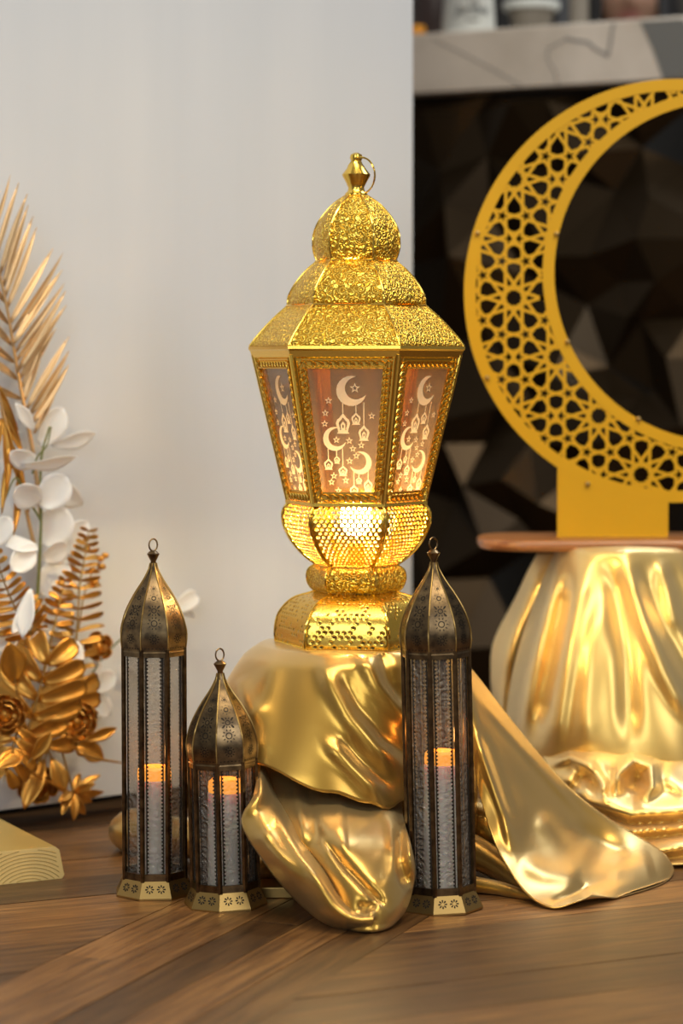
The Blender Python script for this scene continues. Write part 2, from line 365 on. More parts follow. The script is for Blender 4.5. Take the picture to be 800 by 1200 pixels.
def pierced(mb, S, L, Wd, pitch, hole, solid_fn=None):
    n = max(3, round(Wd/pitch)); rows = max(2, round(L/(pitch*.866)))
    for j in range(-1, rows+1):
        for i in range(-1, n+1):
            cx = (i+.5+.5*(j % 2))/n; cy = (j+.5)/rows
            if cx < -.4/n or cx > 1+.4/n or cy < -.4/rows or cy > 1+.4/rows: continue
            edge = cx < .6/n or cx > 1-.6/n or cy < .5/rows or cy > 1-.5/rows
            o = []; h = []; hk = hole() if callable(hole) else hole
            for q in range(6):
                a = pi/2+q*pi/3; x = cx+cos(a)*.57735027/n; y = cy+sin(a)*.66666667/rows
                o.append(S(x, y))
                k = hk*(1 if q % 2 == 0 else .86)
                h.append(S(cx+cos(a)*.57735027/n*k, cy+sin(a)*.66666667/rows*k))
            if edge or (solid_fn and solid_fn(cx, cy, i, j)): mb.add(o, [tuple(range(6))])
            else: mb.add(o+h, [(q, (q+1) % 6, 6+(q+1) % 6, 6+q) for q in range(6)])
_m = M['print']; _tr = nn(_m, 'ShaderNodeBsdfTranslucent'); _tr.inputs[0].default_value = (1, .9, .66, 1); _mx = nn(_m, 'ShaderNodeMixShader'); _mx.inputs[0].default_value = .45
lk(_m, bsdf(_m).outputs[0], _mx.inputs[1]); lk(_m, _tr.outputs[0], _mx.inputs[2]); lk(_m, _mx.outputs[0], _m.node_tree.nodes['Material Output'].inputs['Surface'])
lan = thing('ornate_lantern', 'large ornate gold lantern with glass panes lit from within on the draped pedestal', 'lantern', (AX, AY, Z0))
C0 = Vector((AX, AY, Z0)); mm = .001
def zy(y): return (755-y)*mm                            # photograph rows to height above the pedestal
def prof(l): return [(r*mm, zy(y)) for r, y in l]
def ribs(mb, pr, rad, n=6, rot=HR, c=C0):
    for k in range(n): mb.tube([hexpt(c, r, k, z, n, rot) for r, z in pr], rad, 6)
def beads(mb, pr_pt, rad, per, n=6, rot=HR, c=C0):
    r, z = pr_pt
    for k in range(n):
        a = hexpt(c, r, k, z, n, rot); b = hexpt(c, r, k+1, z, n, rot)
        for i in range(per): mb.ball(a.lerp(b, (i+.5)/per), rad, 6, 4)
def dens(l, m=4):
    return [tuple(p) for p in curve(l, (len(l)-1)*m+1)]
# base
pb = prof(dens([(96, 755), (96.5, 742), (92, 722), (76, 705), (56, 698), (47, 695)]))
base = None
for k in range(6):
    mb = MB(); S, L, Wd = face_fn(C0, pb, k, 6, HR)
    pierced(mb, S, L, Wd, .0062, lambda: random.choice((.22, .26, .30, .46)), lambda x, y, i, j: random.random() < .45)
    o = mb.build('base_panel', M['gold_base'], lan, True, 60, solid=.0005)
mb = MB(); ribs(mb, pb, .0016); beads(mb, pb[0], .0016, 34)
beads(mb, (.0475, zy(696)), .0018, 16); mb.build('base_trim', M['gold'], lan)
# waist knob
pk = prof(dens([(46, 696), (54, 691), (58.5, 681), (57, 670), (49, 664)]))
mb = MB(); mb.lathe(pk, 6, HR, C0); mb.build('waist_knob', M['gold_emboss'], lan, True, 30)
mb = MB(); ribs(mb, pk, .0012); beads(mb, (.049, zy(664)), .0016, 17); mb.build('knob_trim', M['gold'], lan)
# pierced basket
pq = prof(dens([(49, 663), (62, 653), (77, 636), (86, 617), (87, 602), (81, 592)]))
for k in range(6):
    mb = MB(); S, L, Wd = face_fn(C0, pq, k, 6, HR); pierced(mb, S, L, Wd, .0058, .68)
    mb.build('basket_panel', M['gold_perf'], lan, True, 60, solid=.0004)
mb = MB(); ribs(mb, pq, .0018); beads(mb, (.0815, zy(591)), .0018, 24); mb.build('basket_trim', M['gold'], lan)
# glazed body: posts, rails, chain borders, panes with print
Rt, Rb, yt, yb = .1215, .0805, 418, 590
zt_, zb_ = zy(yt), zy(yb)
mb = MB(); mb.lathe(prof([(80, 593), (84, 592), (84, 588), (80, 587)]), 6, HR, C0); mb.build('bottom_rail', M['gold'], lan, False)
mb = MB(); mb.lathe(prof([(119, 424), (123, 421), (125.5, 414), (127.5, 412), (127.5, 408.5), (124, 408), (119, 410)]), 6, HR, C0); mb.build('eave_rail', M['gold'], lan, False)
for k in range(6):
    mb = MB(); a = hexpt(C0, Rb, k, zb_); b = hexpt(C0, Rt, k, zt_)
    for dk in (-1, 1):
        a2 = hexpt(C0, Rb, k+dk, zb_); b2 = hexpt(C0, Rt, k+dk, zt_)
        ea = (a2-a).normalized()*.0045; eb = (b2-b).normalized()*.0055
        mb.tube([a+ea*.75, b+eb*.75], .0019, 6); mb.tube([a+ea*1.9, b+eb*1.9], .0012, 5)
    mb.tube([a, b], .0030, 8); mb.build('corner_post', M['gold'], lan)
def face_frame(k):
    a = hexpt(C0, Rb, k, zb_); b = hexpt(C0, Rb, k+1, zb_); c = hexpt(C0, Rt, k+1, zt_); d = hexpt(C0, Rt, k, zt_)
    nrm = (b-a).cross(d-a).normalized()
    def Q(u, v, o=0.): return a.lerp(b, u).lerp(d.lerp(c, u), v)+nrm*o
    return Q, nrm
def star_poly(r, n=5, rot=pi/2, inner=.42): return [((r if i % 2 == 0 else r*inner)*cos(rot+i*pi/n), (r if i % 2 == 0 else r*inner)*sin(rot+i*pi/n)) for i in range(2*n)]
def print_mesh(Q):
    """flat pale print on the glass in pane coordinates: px of the front pane"""
    mb = MB()
    def T(x, y):                                       # photograph pixel of the front pane to (u, v)
        v = (588-y)/(588-418); xl = 357+(339-357)*v+2; xr = 447+(461-447)*v-2
        return Q((x-xl)/(xr-xl), v, .0006)
    def ring(poly, k):
        n = len(poly); cx = sum(p[0] for p in poly)/n; cy = sum(p[1] for p in poly)/n
        inn = [(cx+(x-cx)*k, cy+(y-cy)*k) for x, y in poly]
        mb.add([T(*p) for p in poly]+[T(*p) for p in inn], [(i, (i+1) % n, n+(i+1) % n, n+i) for i in range(n)])
    def fill(poly): mb.add([T(*p) for p in poly], [tuple(range(len(poly)))])
    def star(x, y, r): ring([(x+a, y-b) for a, b in star_poly(r)], .55)
    def moon(x, y, r, a0, off, flip=1):
        m = 16; P1 = []; P2 = []
        for i in range(m+1):
            t = R(72)+R(272)*i/m
            P1.append((x+flip*r*cos(t), y-r*sin(t)))
            w = sin(pi*i/m)**.8*r*off
            P2.append((x+flip*(r-w)*cos(t), y-(r-w)*sin(t)))
        pts = [T(*p) for p in P1+P2]; mb.add(pts, [(i, i+1, m+2+i, m+1+i) for i in range(m)])
    def lamp(x, y0, y1, w, h):
        fill([(x-.5, y0), (x+.5, y0), (x+.5, y1), (x-.5, y1)])
        ring([(x, y1), (x+w*.5, y1+h*.25), (x+w*.75, y1+h*.32), (x+w*.9, y1+h*.5), (x+w*.6, y1+h*.92), (x+w*.8, y1+h), (x-w*.8, y1+h), (x-w*.6, y1+h*.92), (x-w*.9, y1+h*.5), (x-w*.75, y1+h*.32), (x-w*.5, y1+h*.25)], .62)
        ring([(x, y1+h*.4), (x+w*.3, y1+h*.55), (x+w*.25, y1+h*.85), (x-w*.25, y1+h*.85), (x-w*.3, y1+h*.55)], .4)
    moon(407, 459, 17, R(40), .62); star(411, 456, 6)
    lamp(397, 472, 484, 9, 23); lamp(412, 475, 483, 6, 14); lamp(421, 472, 497, 7, 18)
    for x, y in ((381, 470), (377, 484), (376, 496), (430, 487), (389, 514), (404, 515), (418, 520), (408, 524), (412, 532), (404, 538), (385, 555), (382, 562), (399, 560), (390, 572)): star(x, y, 4.3)
    moon(387, 513, 13.5, R(40), .5)
    lamp(379, 524, 535, 6, 13); lamp(389, 526, 532, 4, 9); lamp(396, 524, 543, 6, 12)
    moon(417, 540, 13, R(40), .5, -1)
    lamp(409, 549, 565, 6, 12); lamp(415, 552, 556, 4, 8); lamp(426, 549, 558, 6, 15)
    return mb
def chain(mb, Q, nrm, pts, wid, link):
    """row of interlocked curb links along a path of (u, v)"""
    P3 = [Q(u, v, .0018) for u, v in pts]; tot = (P3[1]-P3[0]).length; n = max(3, round(tot/link)); d = (P3[1]-P3[0]).normalized(); s = d.cross(nrm)
    for i in range(n):
        c = P3[0].lerp(P3[1], (i+.5)/n); ring = []
        for q in range(10):
            a = 2*pi*q/10; x = cos(a)*link*.72; y = sin(a)*wid*.46; x += y*.55
            ring.append(c+d*x+s*y+nrm*(.0012*sin(a+.6)))
        mb.tube(ring, .00105, 5, True)
for k in range(6):
    Q, nrm = face_frame(k)
    mb = MB(); fr = [(.045, .02), (.955, .02), (.955, .975), (.045, .975)]; ins = [(.135, .085), (.865, .085), (.865, .905), (.135, .905)]
    mb.add([Q(*p) for p in fr]+[Q(*p) for p in ins], [(i, (i+1) % 4, 4+(i+1) % 4, 4+i) for i in range(4)])
    plate = mb.build('border_plate', M['gold'], lan, False, solid=.0010)
    mb = MB()
    chain(mb, Q, nrm, [(.09, .06), (.09, .94)], .0095, .0088); chain(mb, Q, nrm, [(.91, .06), (.91, .94)], .0095, .0088)
    chain(mb, Q, nrm, [(.13, .045), (.87, .045)], .0085, .0088); chain(mb, Q, nrm, [(.13, .935), (.87, .935)], .0085, .0088)
    mb.build('chain_border', M['gold'], plate)
    mb = MB(); mb.add([Q(.12, .07, -.0014), Q(.88, .07, -.0014), Q(.88, .92, -.0014), Q(.12, .92, -.0014)], [(0, 1, 2, 3)])
    pane = mb.build('pane', M['pane'], lan, False, solid=.0008); pane['label'] = 'clear glass pane printed with moons, stars and hanging lamps'
    print_mesh(lambda u, v, o=0: Q(u, v, o-.0012)).build('pane_print', M['print'], pane, False)
# roofs
pr1 = prof(dens([(126, 408), (117, 396), (99, 377), (81, 361)])); pr2 = prof(dens([(81, 360), (79.5, 349), (71, 334), (59, 320), (47, 310)]))
pr3 = prof(dens([(46, 309), (49.5, 300), (51, 288), (49, 274), (42, 260), (28, 244), (12, 233)]))
for nm, pr in (('lower_roof', pr1), ('upper_roof', pr2), ('dome', pr3)):
    mb = MB()
    for k in range(6):
        S, L, Wd = face_fn(C0, pr, k, 6, HR); nu, nv = 10, len(pr)-1
        g_ = []
        for j in range(nv+1):
            row = []
            for i in range(nu+1):
                p = S(i/nu, j/nv); n_ = Vector((p.x-AX, p.y-AY, 0)).normalized(); row.append(p+n_*.003*sin(pi*i/nu)*(1 if nm != 'lower_roof' else .2))
            g_.append(row)
        mb.loft(g_, False)
    mb.build(nm, M['gold_emboss'], lan, True, 40, solid=.0008)
mb = MB()
for pr in (pr1, pr2, pr3): ribs(mb, pr, .0013)
for r, y in ((81, 361), (47, 309.5)):
    mb.tube([hexpt(C0, (r+.5)*mm, k, zy(y)) for k in range(6)], .0016, 6, True)
mb.build('roof_trim', M['gold'], lan)
# finial and hanging ring
mb = MB(); mb.lathe(prof([(13, 234), (13, 231), (10, 228), (9, 224), (11, 220), (16, 211), (16.5, 209), (11, 202), (7, 196), (6, 193), (7.5, 190), (6.5, 186), (3, 184), (.1, 183.5)]), 16, 0, C0)
mb.build('finial', M['gold'], lan, True, 40)
rc = C0+Vector((.003, -.006, zy(211))); mb = MB()
mb.tube([rc+Vector((.0165*cos(a)+.002, -.004*sin(a)-.010*cos(a), .021*sin(a))) for a in [2*pi*i/28 for i in range(28)]], .0011, 6, True)
mb.build('hanging_ring', M['gold'], lan)
# electric bulb inside
M['bulb'] = mat('glowing_bulb', (1, .9, .7), .4, 0, Emission_Color=(1, .72, .34, 1), Emission_Strength=60.)
mb = MB(); mb.ball(C0+Vector((0, 0, zy(608))), .019, 14, 8, (1, 1, 1.25)); mb.build('bulb', M['bulb'], lan)
mb = MB(); mb.lathe(prof([(.1, 640), (10, 640), (10, 662), (45, 664), (45, 666), (.1, 666)]), 16, 0, C0); mb.build('lamp_holder', M['gold_base'], lan)
def lamp(name, loc, p, col, rad):
    l = bpy.data.lights.new(name, 'POINT'); l.energy = p; l.color = col; l.shadow_soft_size = rad
    o = bpy.data.objects.new(name, l); COL.objects.link(o); o.location = loc; return o
lamp('lantern_lamp', C0+Vector((0, 0, zy(585))), 15.0, (1, .74, .38), .012)

# ------------------------------------------------------------------ three small bronze lanterns with candles
def small_lantern(loc, body, rot, label, tilt, flip=1):
    t = thing('slim_lantern' if body > .2 else 'short_lantern', label, 'lantern', loc, 'bronze lanterns on the floor'); c = Vector(loc); n = 8
    zb0 = .021; z1 = zb0+body
    def ring(r, k, z): return hexpt(c, r, k, z, n, rot)
    mb = MB(); mb.lathe([(.0005, .0165), (.034, .0165), (.0385, .0205), (.047, .002), (.047, .0), (.0005, .0)], n, rot, c); base = mb.build('base', M['brass'], t, False)
    mb = MB()
    for k in range(n):
        a0, b0_ = ring(.0467, k, .0025), ring(.0467, k+1, .0025); a1, b1 = ring(.0389, k, .0200), ring(.0389, k+1, .0200)
        nr = (b0_-a0).cross(a1-a0).normalized()
        for uc in (.3, .7):
            for q in range(8):
                an = 2*pi*q/8; pts = []
                for (dr, da) in ((.35, -.16), (.85, -.22), (1, 0), (.85, .22), (.35, .16)):
                    x = cos(an+da)*dr*.0052; y = sin(an+da)*dr*.0052
                    m0 = a0.lerp(b0_, uc).lerp(a1.lerp(b1, uc), .52); ex = (b0_-a0).normalized(); ey = nr.cross(ex)
                    pts.append(m0+ex*x+ey*y+nr*.0003)
                mb.add(pts, [(0, 1, 2, 3, 4)])
    mb.build('rosette_cutouts', M['black_hole'], base, False)
    # frame
    mb = MB()
    for k in range(n):
        mb.tube([ring(.037, k, zb0-.002), ring(.037, k, z1+.004)], .0030, 6)
    for z in (zb0+.003, z1-.001): 
        mb.lathe([(.0345, z-.004), (.0388, z-.004), (.0388, z+.004), (.0345, z+.004)], n, rot, c)
    mb.build('frame', M['bronze'], t, False)
    for k in range(n):
        a, b, d = ring(.0352, k, zb0+.003), ring(.0352, k+1, zb0+.003), ring(.0352, k, z1-.003)
        nr = (b-a).cross(d-a).normalized(); e = (b-a)
        h = d.z-a.z
        mb = MB(); mb.add([a+e*.08, a+e*.92, a+e*.92+Vector((0, 0, h)), a+e*.08+Vector((0, 0, h))], [(0, 1, 2, 3)])
        pane = mb.build('pane', M['pane_embossed'], t, False, solid=.0008)
        mb = MB(); nb_ = int(h/.0042)
        for u in (.155, .845):
            mb.tube([a+e*u+nr*.0004, a+e*u+nr*.0004+Vector((0, 0, h))], .0008, 5)
            for i in range(nb_): 
                p = a+e*(u+(.045 if u < .5 else -.045))+nr*.0004+Vector((0, 0, h*(i+.5)/nb_))
                mb.add([p+e*.05+nr*.0003, p+Vector((0, 0, .0014)), p-e*.05+nr*.0003, p-Vector((0, 0, .0014))], [(0, 1, 2, 3)])
        mb.build('bead_trim', M['bronze_dark'], pane, False)
    # onion dome
    pd = [(r, z1+z) for r, z in dens([(.0385, .002), (.0398, .012), (.0395, .024), (.034, .043), (.024, .062), (.0125, .079), (.0055, .092), (.0035, .099)], 3)]
    mb = MB(); mb.lathe([(.034, z1), (.0395, z1)]+pd, n, rot, c); dome = mb.build('dome', M['bronze'], t, True, 30)
    mb = MB()
    for k in range(n): mb.tube([hexpt(c, r+.0002, k, z, n, rot) for r, z in pd], .0009, 5)
    mb.build('dome_rib', M['brass'], dome)
    mb = MB()
    for k in range(n):                                   # engraved motifs following each face
        S, L, Wd = face_fn(c, pd, k, n, rot)
        for s, r0, kind in ((.13, .0045, 'flower'), (.30, .0062, 'flower'), (.44, .0050, 'petal'), (.585, .0046, 'ring'), (.70, .0026, 'ring')):
            p = S(.5, s); ex = (S(.7, s)-S(.3, s)).normalized(); ey = (S(.5, s+.03)-S(.5, s-.03)).normalized(); nr = ex.cross(ey); p = p+nr*.0003
            def circ(r, w, m=12, cx=0, cy=0):
                A = []
                for q in range(m):
                    a = 2*pi*q/m; A += [p+ex*(cx+r*cos(a))+ey*(cy+r*sin(a)), p+ex*(cx+(r-w)*cos(a))+ey*(cy+(r-w)*sin(a))]
                mb.add(A, [(2*q, (2*q+2) % (2*m), (2*q+3) % (2*m), 2*q+1) for q in range(m)])
            def dot(cx, cy, rx, an=0, m=6, asp=.5):
                A = []
                for q in range(m):
                    x = rx*cos(2*pi*q/m); y = rx*asp*sin(2*pi*q/m); A.append(p+ex*(cx+x*cos(an)-y*sin(an))+ey*(cy+x*sin(an)+y*cos(an)))
                mb.add(A, [tuple(range(m))])
            circ(r0*.62, .0011)
            if kind != 'ring':
                for q in range(10):
                    a = 2*pi*q/10; dot(r0*1.05*cos(a), r0*1.05*sin(a), .0013, a)
            else:
                for q in range(8):
                    a = 2*pi*q/8; dot(r0*1.15*cos(a), r0*1.15*sin(a), .0008, a)
            if kind == 'petal':
                for q in range(4):
                    a = pi/4+q*pi/2; dot(r0*1.5*cos(a), r0*1.3*sin(a), .0022, a)
        for q in range(6): 
            p = S(.5, .03); ex = (S(.7, .03)-S(.3, .03)).normalized(); ey = Vector((0, 0, 1)); p += ex.cross(ey)*.0003
            dot((q-2.5)*.0042, 0, .0013)
    mb.build('engraving', M['bronze_dark'], dome, False)['label'] = 'dark engraved flowers and rings on the dome'
    # finial cup and loop
    zt2 = z1+.098
    mb = MB(); mb.lathe([(.0036, zt2-.003), (.003, zt2+.003), (.0066, zt2+.010), (.0072, zt2+.0115), (.004, zt2+.0145), (.0012, zt2+.0155)], 10, 0, c, True, True); mb.build('finial', M['bronze'], t)
    mb = MB(); mb.tube([c+Vector((.0050*cos(a)*.9, .0030*cos(a), zt2+.0215+.0068*sin(a))) for a in [2*pi*i/18 for i in range(18)]], .0010, 6, True); mb.build('hanging_loop', M['bronze'], t)
    t.rotation_euler = (0, tilt, 0)
    return t
cl = P(181.5, 600, 1); 
def fl(px, D): return (( px-400)/FPX*D*1.012, D, 0.0)
M['wax'] = mat('ivory_wax', (.93, .90, .87), .5, 0, Subsurface_Weight=.2)
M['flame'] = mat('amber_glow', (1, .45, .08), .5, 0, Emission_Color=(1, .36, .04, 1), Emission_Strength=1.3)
M['wick'] = mat('black_wick', (.01, .01, .01), .9)
def candle(loc, h, label):
    c = Vector((loc[0], loc[1], .0168)); t = thing('candle', label, 'candle', c, 'candles in the small lanterns')
    prf = [(.0005, 0), (.0195, 0), (.0200, .002), (.0200, h-.003), (.0185, h-.001), (.0005, h-.004)]
    mb = MB(); mb.lathe(prf, 20, 0, c); mb.build('wax_body', M['wax'], t)
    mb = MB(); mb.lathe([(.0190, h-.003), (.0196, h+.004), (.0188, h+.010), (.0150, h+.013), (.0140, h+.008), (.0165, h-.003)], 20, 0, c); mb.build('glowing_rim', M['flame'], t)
    mb = MB(); mb.lathe([(.0005, h-.003), (.004, h+.001), (.0052, h+.004), (.003, h+.008), (.0005, h+.012)], 10, 0, c); mb.build('flame', M['flame'], t)
    lamp('candle_lamp', c+Vector((0, -.0, h+.03)), .05, (1, .48, .14), .008)
L1, L2, L3 = fl(181.5, 2.735), fl(264.5, 2.675), fl(517, 2.66)
small_lantern(L1, .258, R(-90-17), 'tall slim bronze lantern standing left beside the short one, near the gold flowers', 0)
small_lantern(L2, .140, R(-90-6), 'short bronze lantern, lowest of the three, beside the folded satin hem', R(-1.2))
small_lantern(L3, .265, R(-90-13), 'tall slim bronze lantern in front of the pedestal right of the satin pouch', R(-1.4))
candle(L1, .116, 'amber-tipped ivory candle inside the tall lantern near the flowers')
candle(L2, .112, 'amber-tipped ivory candle inside the short bronze lantern')
candle(L3, .146, 'amber-tipped ivory candle inside the tall lantern right of the satin pouch')
# ------------------------------------------------------------------ satin: control grids of (px, py, depth) turned into world points, then creased
def seg_dist(x, y, pl):
    best = (1e9, 0, 0)
    tot = [0]
    for a, b in zip(pl, pl[1:]): tot.append(tot[-1]+sqrt((b[0]-a[0])**2+(b[1]-a[1])**2))
    for i, (a, b) in enumerate(zip(pl, pl[1:])):
        dx, dy = b[0]-a[0], b[1]-a[1]; L = dx*dx+dy*dy
        t = max(0, min(1, ((x-a[0])*dx+(y-a[1])*dy)/L)); ex, ey = x-a[0]-dx*t, y-a[1]-dy*t
        d = sqrt(ex*ex+ey*ey)
        if d < best[0]: best = (d, 1 if dx*ey-dy*ex > 0 else -1, (tot[i]+t*sqrt(L))/tot[-1])
    return best
def crease(x, y, cl):
    """sum of fold profiles: (polyline, width on the right hand, width on the left hand, height)"""
    h = 0
    for pl, w1, w2, amp in cl:
        if x < min(p[0] for p in pl)-90 or x > max(p[0] for p in pl)+90: continue
        d, s, t = seg_dist(x, y, pl); w = w1 if s > 0 else w2
        q = d/w
        if q < 3: h += amp*exp(-q*q)*min(1, 5*t+.15, 5*(1-t)+.15)
    return h
def cloth_add(mb, grid, nu, nv, creases=(), floor_z=.0015):
    g_ = surf(grid, nu, nv); rows = []
    for r in g_:
        row = []
        for x, y, Y in r:
            p = P(x, y, Y-crease(x, y, creases)) if creases else P(x, y, Y)
            if p.z < floor_z: p.z = floor_z
            row.append(p)
        rows.append(row)
    mb.loft(rows, False)
def roll_add(mb, pts, rad, flat=.7, n=10):
    """soft rolled fold lying on the floor"""
    C_ = curve(pts, len(pts)*5); rr = curve([(r,) for r in rad], len(C_))
    base = len(mb.v)
    mb.tube([P(*p) for p in C_], [max(.002, r[0]) for r in rr], n)
    for i in range(base, len(mb.v)):
        if mb.v[i].z < .0012: mb.v[i].z = .0012

# drape over the pedestal: a full cone of cloth around its axis
PED = [(400, 755)]
ax, ay = P(412, 755, 2.83).x, 2.835
CREASE_U = [
    ([(378, 772), (390, 805), (412, 845), (440, 878), (470, 902)], 10, 24, .0095),
    ([(396, 785), (420, 830), (452, 868), (480, 888)], 9, 9, -.0085),
    ([(418, 762), (440, 805), (470, 840), (494, 852)], 8, 15, .0095),
    ([(446, 760), (454, 800), (474, 828)], 7, 7, -.006),
    ([(382, 868), (412, 902), (446, 938)], 7, 15, .0085),
    ([(397, 862), (425, 894), (462, 924)], 7, 7, -.0075),
    ([(322, 762), (310, 830), (303, 895)], 20, 14, .005),
    ([(280, 795), (294, 826), (308, 846)], 9, 12, .005)]
mb = MB(); rows = []
nphi = 150
hemy = [(-180, .03), (-110, .02), (-75, .10), (-50, .172), (-35, .156), (-8, .128), (6, .115), (14, .106), (22, .114), (32, .125), (50, .11), (90, .02), (180, .03)]
def hem(ph):
    d = math.degrees(ph)
    for (a, x), (b, y) in zip(hemy, hemy[1:]):
        if a <= d <= b: 
            f = (d-a)/(b-a); f = f*f*(3-2*f); return x+(y-x)*f
    return .03
for j in range(44):
    row = []
    for i in range(nphi+1):
        ph = -pi+2*pi*i/nphi
        Rr = .113 if abs(ph) < 2 else .105
        if j < 6: r = .002+(Rr-.006-.002)*j/5; z = Z0-.0012*max(0, j-3)
        else:
            f = (j-6)/37; zt_h = Z0-.004; zb_h = hem(ph); z = zt_h+(zb_h-zt_h)*f**1.0
            dz = zt_h-z
            r = Rr-.003+.006*min(1, dz/.012)
            left = max(0, -sin(ph)); front = max(0, cos(ph))
            r += left*.075*min(1, dz/.13)**.8+front*.056*min(1, dz/.16)**.85*(1-.2*left)*(1-.75*max(0, sin(ph)))+max(0, sin(ph))*.03*min(1, dz/.15)*(1-front)
            r += .004*sin(ph*5+1.0)*min(1, dz/.08)*(1-front*.7)
        p = Vector((ax+r*sin(ph), ay-r*cos(ph), z))
        if cos(ph) > .05 and j > 5:
            x, y = proj(p); c_ = crease(x, y, CREASE_U); nrm = Vector((sin(ph), -cos(ph), .25)).normalized(); p = p+nrm*c_
        row.append(p)
    rows.append(row)
mb.loft(rows, False)
CREASE_B = [
    ([(380, 985), (405, 1018), (430, 1044), (450, 1062)], 3, 6, -.010), ([(372, 985), (392, 1016), (416, 1046), (430, 1062)], 14, 12, .003), ([(396, 985), (420, 1012), (448, 1046)], 9, 20, .003),
    ([(346, 915), (352, 955), (356, 998)], 9, 6, .006), ([(361, 915), (366, 955), (376, 990)], 7, 7, -.005),
    ([(398, 922), (401, 960), (404, 1000)], 11, 3, .004), ([(432, 930), (458, 965), (464, 1010), (450, 1055)], 9, 16, .006),
    ([(476, 965), (479, 998), (484, 1030)], 4, 7, .010), ([(468, 975), (468, 1012), (476, 1042)], 5, 6, -.011),
    ([(405, 1072), (425, 1080), (440, 1068)], 5, 6, .006), ([(420, 1060), (430, 1066), (440, 1058)], 5, 5, -.007)]
cloth_add(mb, [
    [(304, 876, 2.76), (345, 884, 2.742), (385, 894, 2.738), (425, 906, 2.736), (455, 912, 2.742), (474, 900, 2.765)],
    [(308, 912, 2.73), (345, 918, 2.71), (388, 928, 2.696), (430, 938, 2.696), (458, 945, 2.695), (470, 945, 2.715)],
    [(322, 960, 2.660), (355, 966, 2.630), (392, 976, 2.606), (432, 986, 2.606), (464, 995, 2.606), (481, 990, 2.615)],
    [(345, 1005, 2.625), (370, 1010, 2.592), (402, 1018, 2.570), (438, 1026, 2.566), (468, 1032, 2.580), (486, 1021, 2.602)],
    [(372, 1045, 2.595), (390, 1050, 2.566), (412, 1056, 2.548), (442, 1060, 2.544), (466, 1060, 2.560), (481, 1050, 2.592)],
    [(393, 1072, 2.575), (405, 1077, 2.552), (420, 1081, 2.540), (443, 1083, 2.537), (462, 1078, 2.556), (474, 1068, 2.585)],
    [(405, 1088, 2.558), (412, 1090, 2.546), (424, 1092, 2.5395), (443, 1091, 2.540), (458, 1085, 2.560), (468, 1074, 2.600)],
    [(412, 1088, 2.572), (418, 1086, 2.575), (428, 1084, 2.580), (443, 1083, 2.585), (455, 1078, 2.595), (462, 1070, 2.620)]], 80, 90, CREASE_B)
CREASE_F = [([(320, 950), (350, 1000), (385, 1045), (410, 1072)], 7, 12, .007), ([(298, 950), (322, 995), (355, 1035)], 10, 10, .003), ([(305, 985), (325, 970), (340, 966)], 4, 5, .002),
            ([(300, 905), (292, 935), (287, 960)], 4, 6, .002)]
cloth_add(mb, [
    [(303, 899, 2.706), (305, 896, 2.700), (308, 897, 2.706), (311, 903, 2.716)],
    [(297, 932, 2.640), (306, 929, 2.640), (315, 927, 2.672), (322, 930, 2.694)],
    [(283, 964, 2.622), (301, 958, 2.618), (320, 955, 2.632), (335, 953, 2.655)],
    [(308, 1008, 2.600), (325, 1002, 2.580), (345, 998, 2.584), (361, 996, 2.606)],
    [(340, 1048, 2.595), (353, 1038, 2.560), (367, 1028, 2.552), (380, 1022, 2.578)],
    [(374, 1078, 2.568), (382, 1070, 2.540), (391, 1061, 2.534), (400, 1054, 2.560)],
    [(405, 1090, 2.552), (411, 1083, 2.532), (417, 1076, 2.527), (423, 1069, 2.550)],
    [(432, 1090, 2.543), (436, 1083, 2.532), (438, 1076, 2.530), (440, 1069, 2.548)]], 26, 80, CREASE_F)
# tail spread out to the right over the floor
CREASE_T = [
    ([(556, 858), (572, 905), (590, 955), (600, 1000)], 5, 12, .009), ([(563, 855), (580, 900), (600, 960)], 5, 6, -.006),
    ([(560, 818), (600, 865), (640, 910), (676, 950)], 5, 5, .004), ([(548, 785), (600, 855), (660, 922), (730, 975)], 6, 5, .003),
    ([(625, 955), (655, 985), (700, 1010)], 16, 16, .009), ([(670, 975), (700, 985), (735, 1005)], 12, 12, -.007),
    ([(610, 1010), (640, 1025), (680, 1030)], 12, 12, .007), ([(712, 1020), (740, 1020), (765, 1012)], 14, 14, .007), ([(600, 905), (620, 950), (625, 990)], 14, 14, -.005),
    ([(645, 1058), (665, 1052), (690, 1038)], 6, 6, -.008), ([(560, 800), (600, 870), (620, 900)], 20, 20, .004)]
cloth_add(mb, [
    [(520, 752, 2.85), (520, 780, 2.815), (522, 815, 2.795), (524, 862, 2.785)],
    [(551, 783, 2.87), (550, 810, 2.83), (550, 840, 2.808), (552, 886, 2.795)],
    [(585, 826, 2.885), (574, 852, 2.83), (566, 882, 2.79), (562, 932, 2.768)],
    [(628, 880, 2.89), (611, 911, 2.83), (594, 946, 2.775), (578, 985, 2.74)],
    [(672, 928, 2.885), (651, 960, 2.83), (623, 990, 2.76), (595, 1018, 2.705)],
    [(720, 964, 2.875), (695, 995, 2.825), (661, 1016, 2.745), (618, 1049, 2.672)],
    [(761, 988, 2.86), (736, 1015, 2.80), (697, 1034, 2.735), (646, 1064, 2.645)],
    [(780, 1003, 2.845), (762, 1028, 2.785), (722, 1042, 2.725), (672, 1058, 2.650)],
    [(789, 1020, 2.828), (775, 1041, 2.775), (735, 1052, 2.715), (690, 1050, 2.665)],
    [(783, 1030, 2.82), (768, 1045, 2.780), (732, 1052, 2.725), (692, 1046, 2.690)]], 60, 90, CREASE_T)
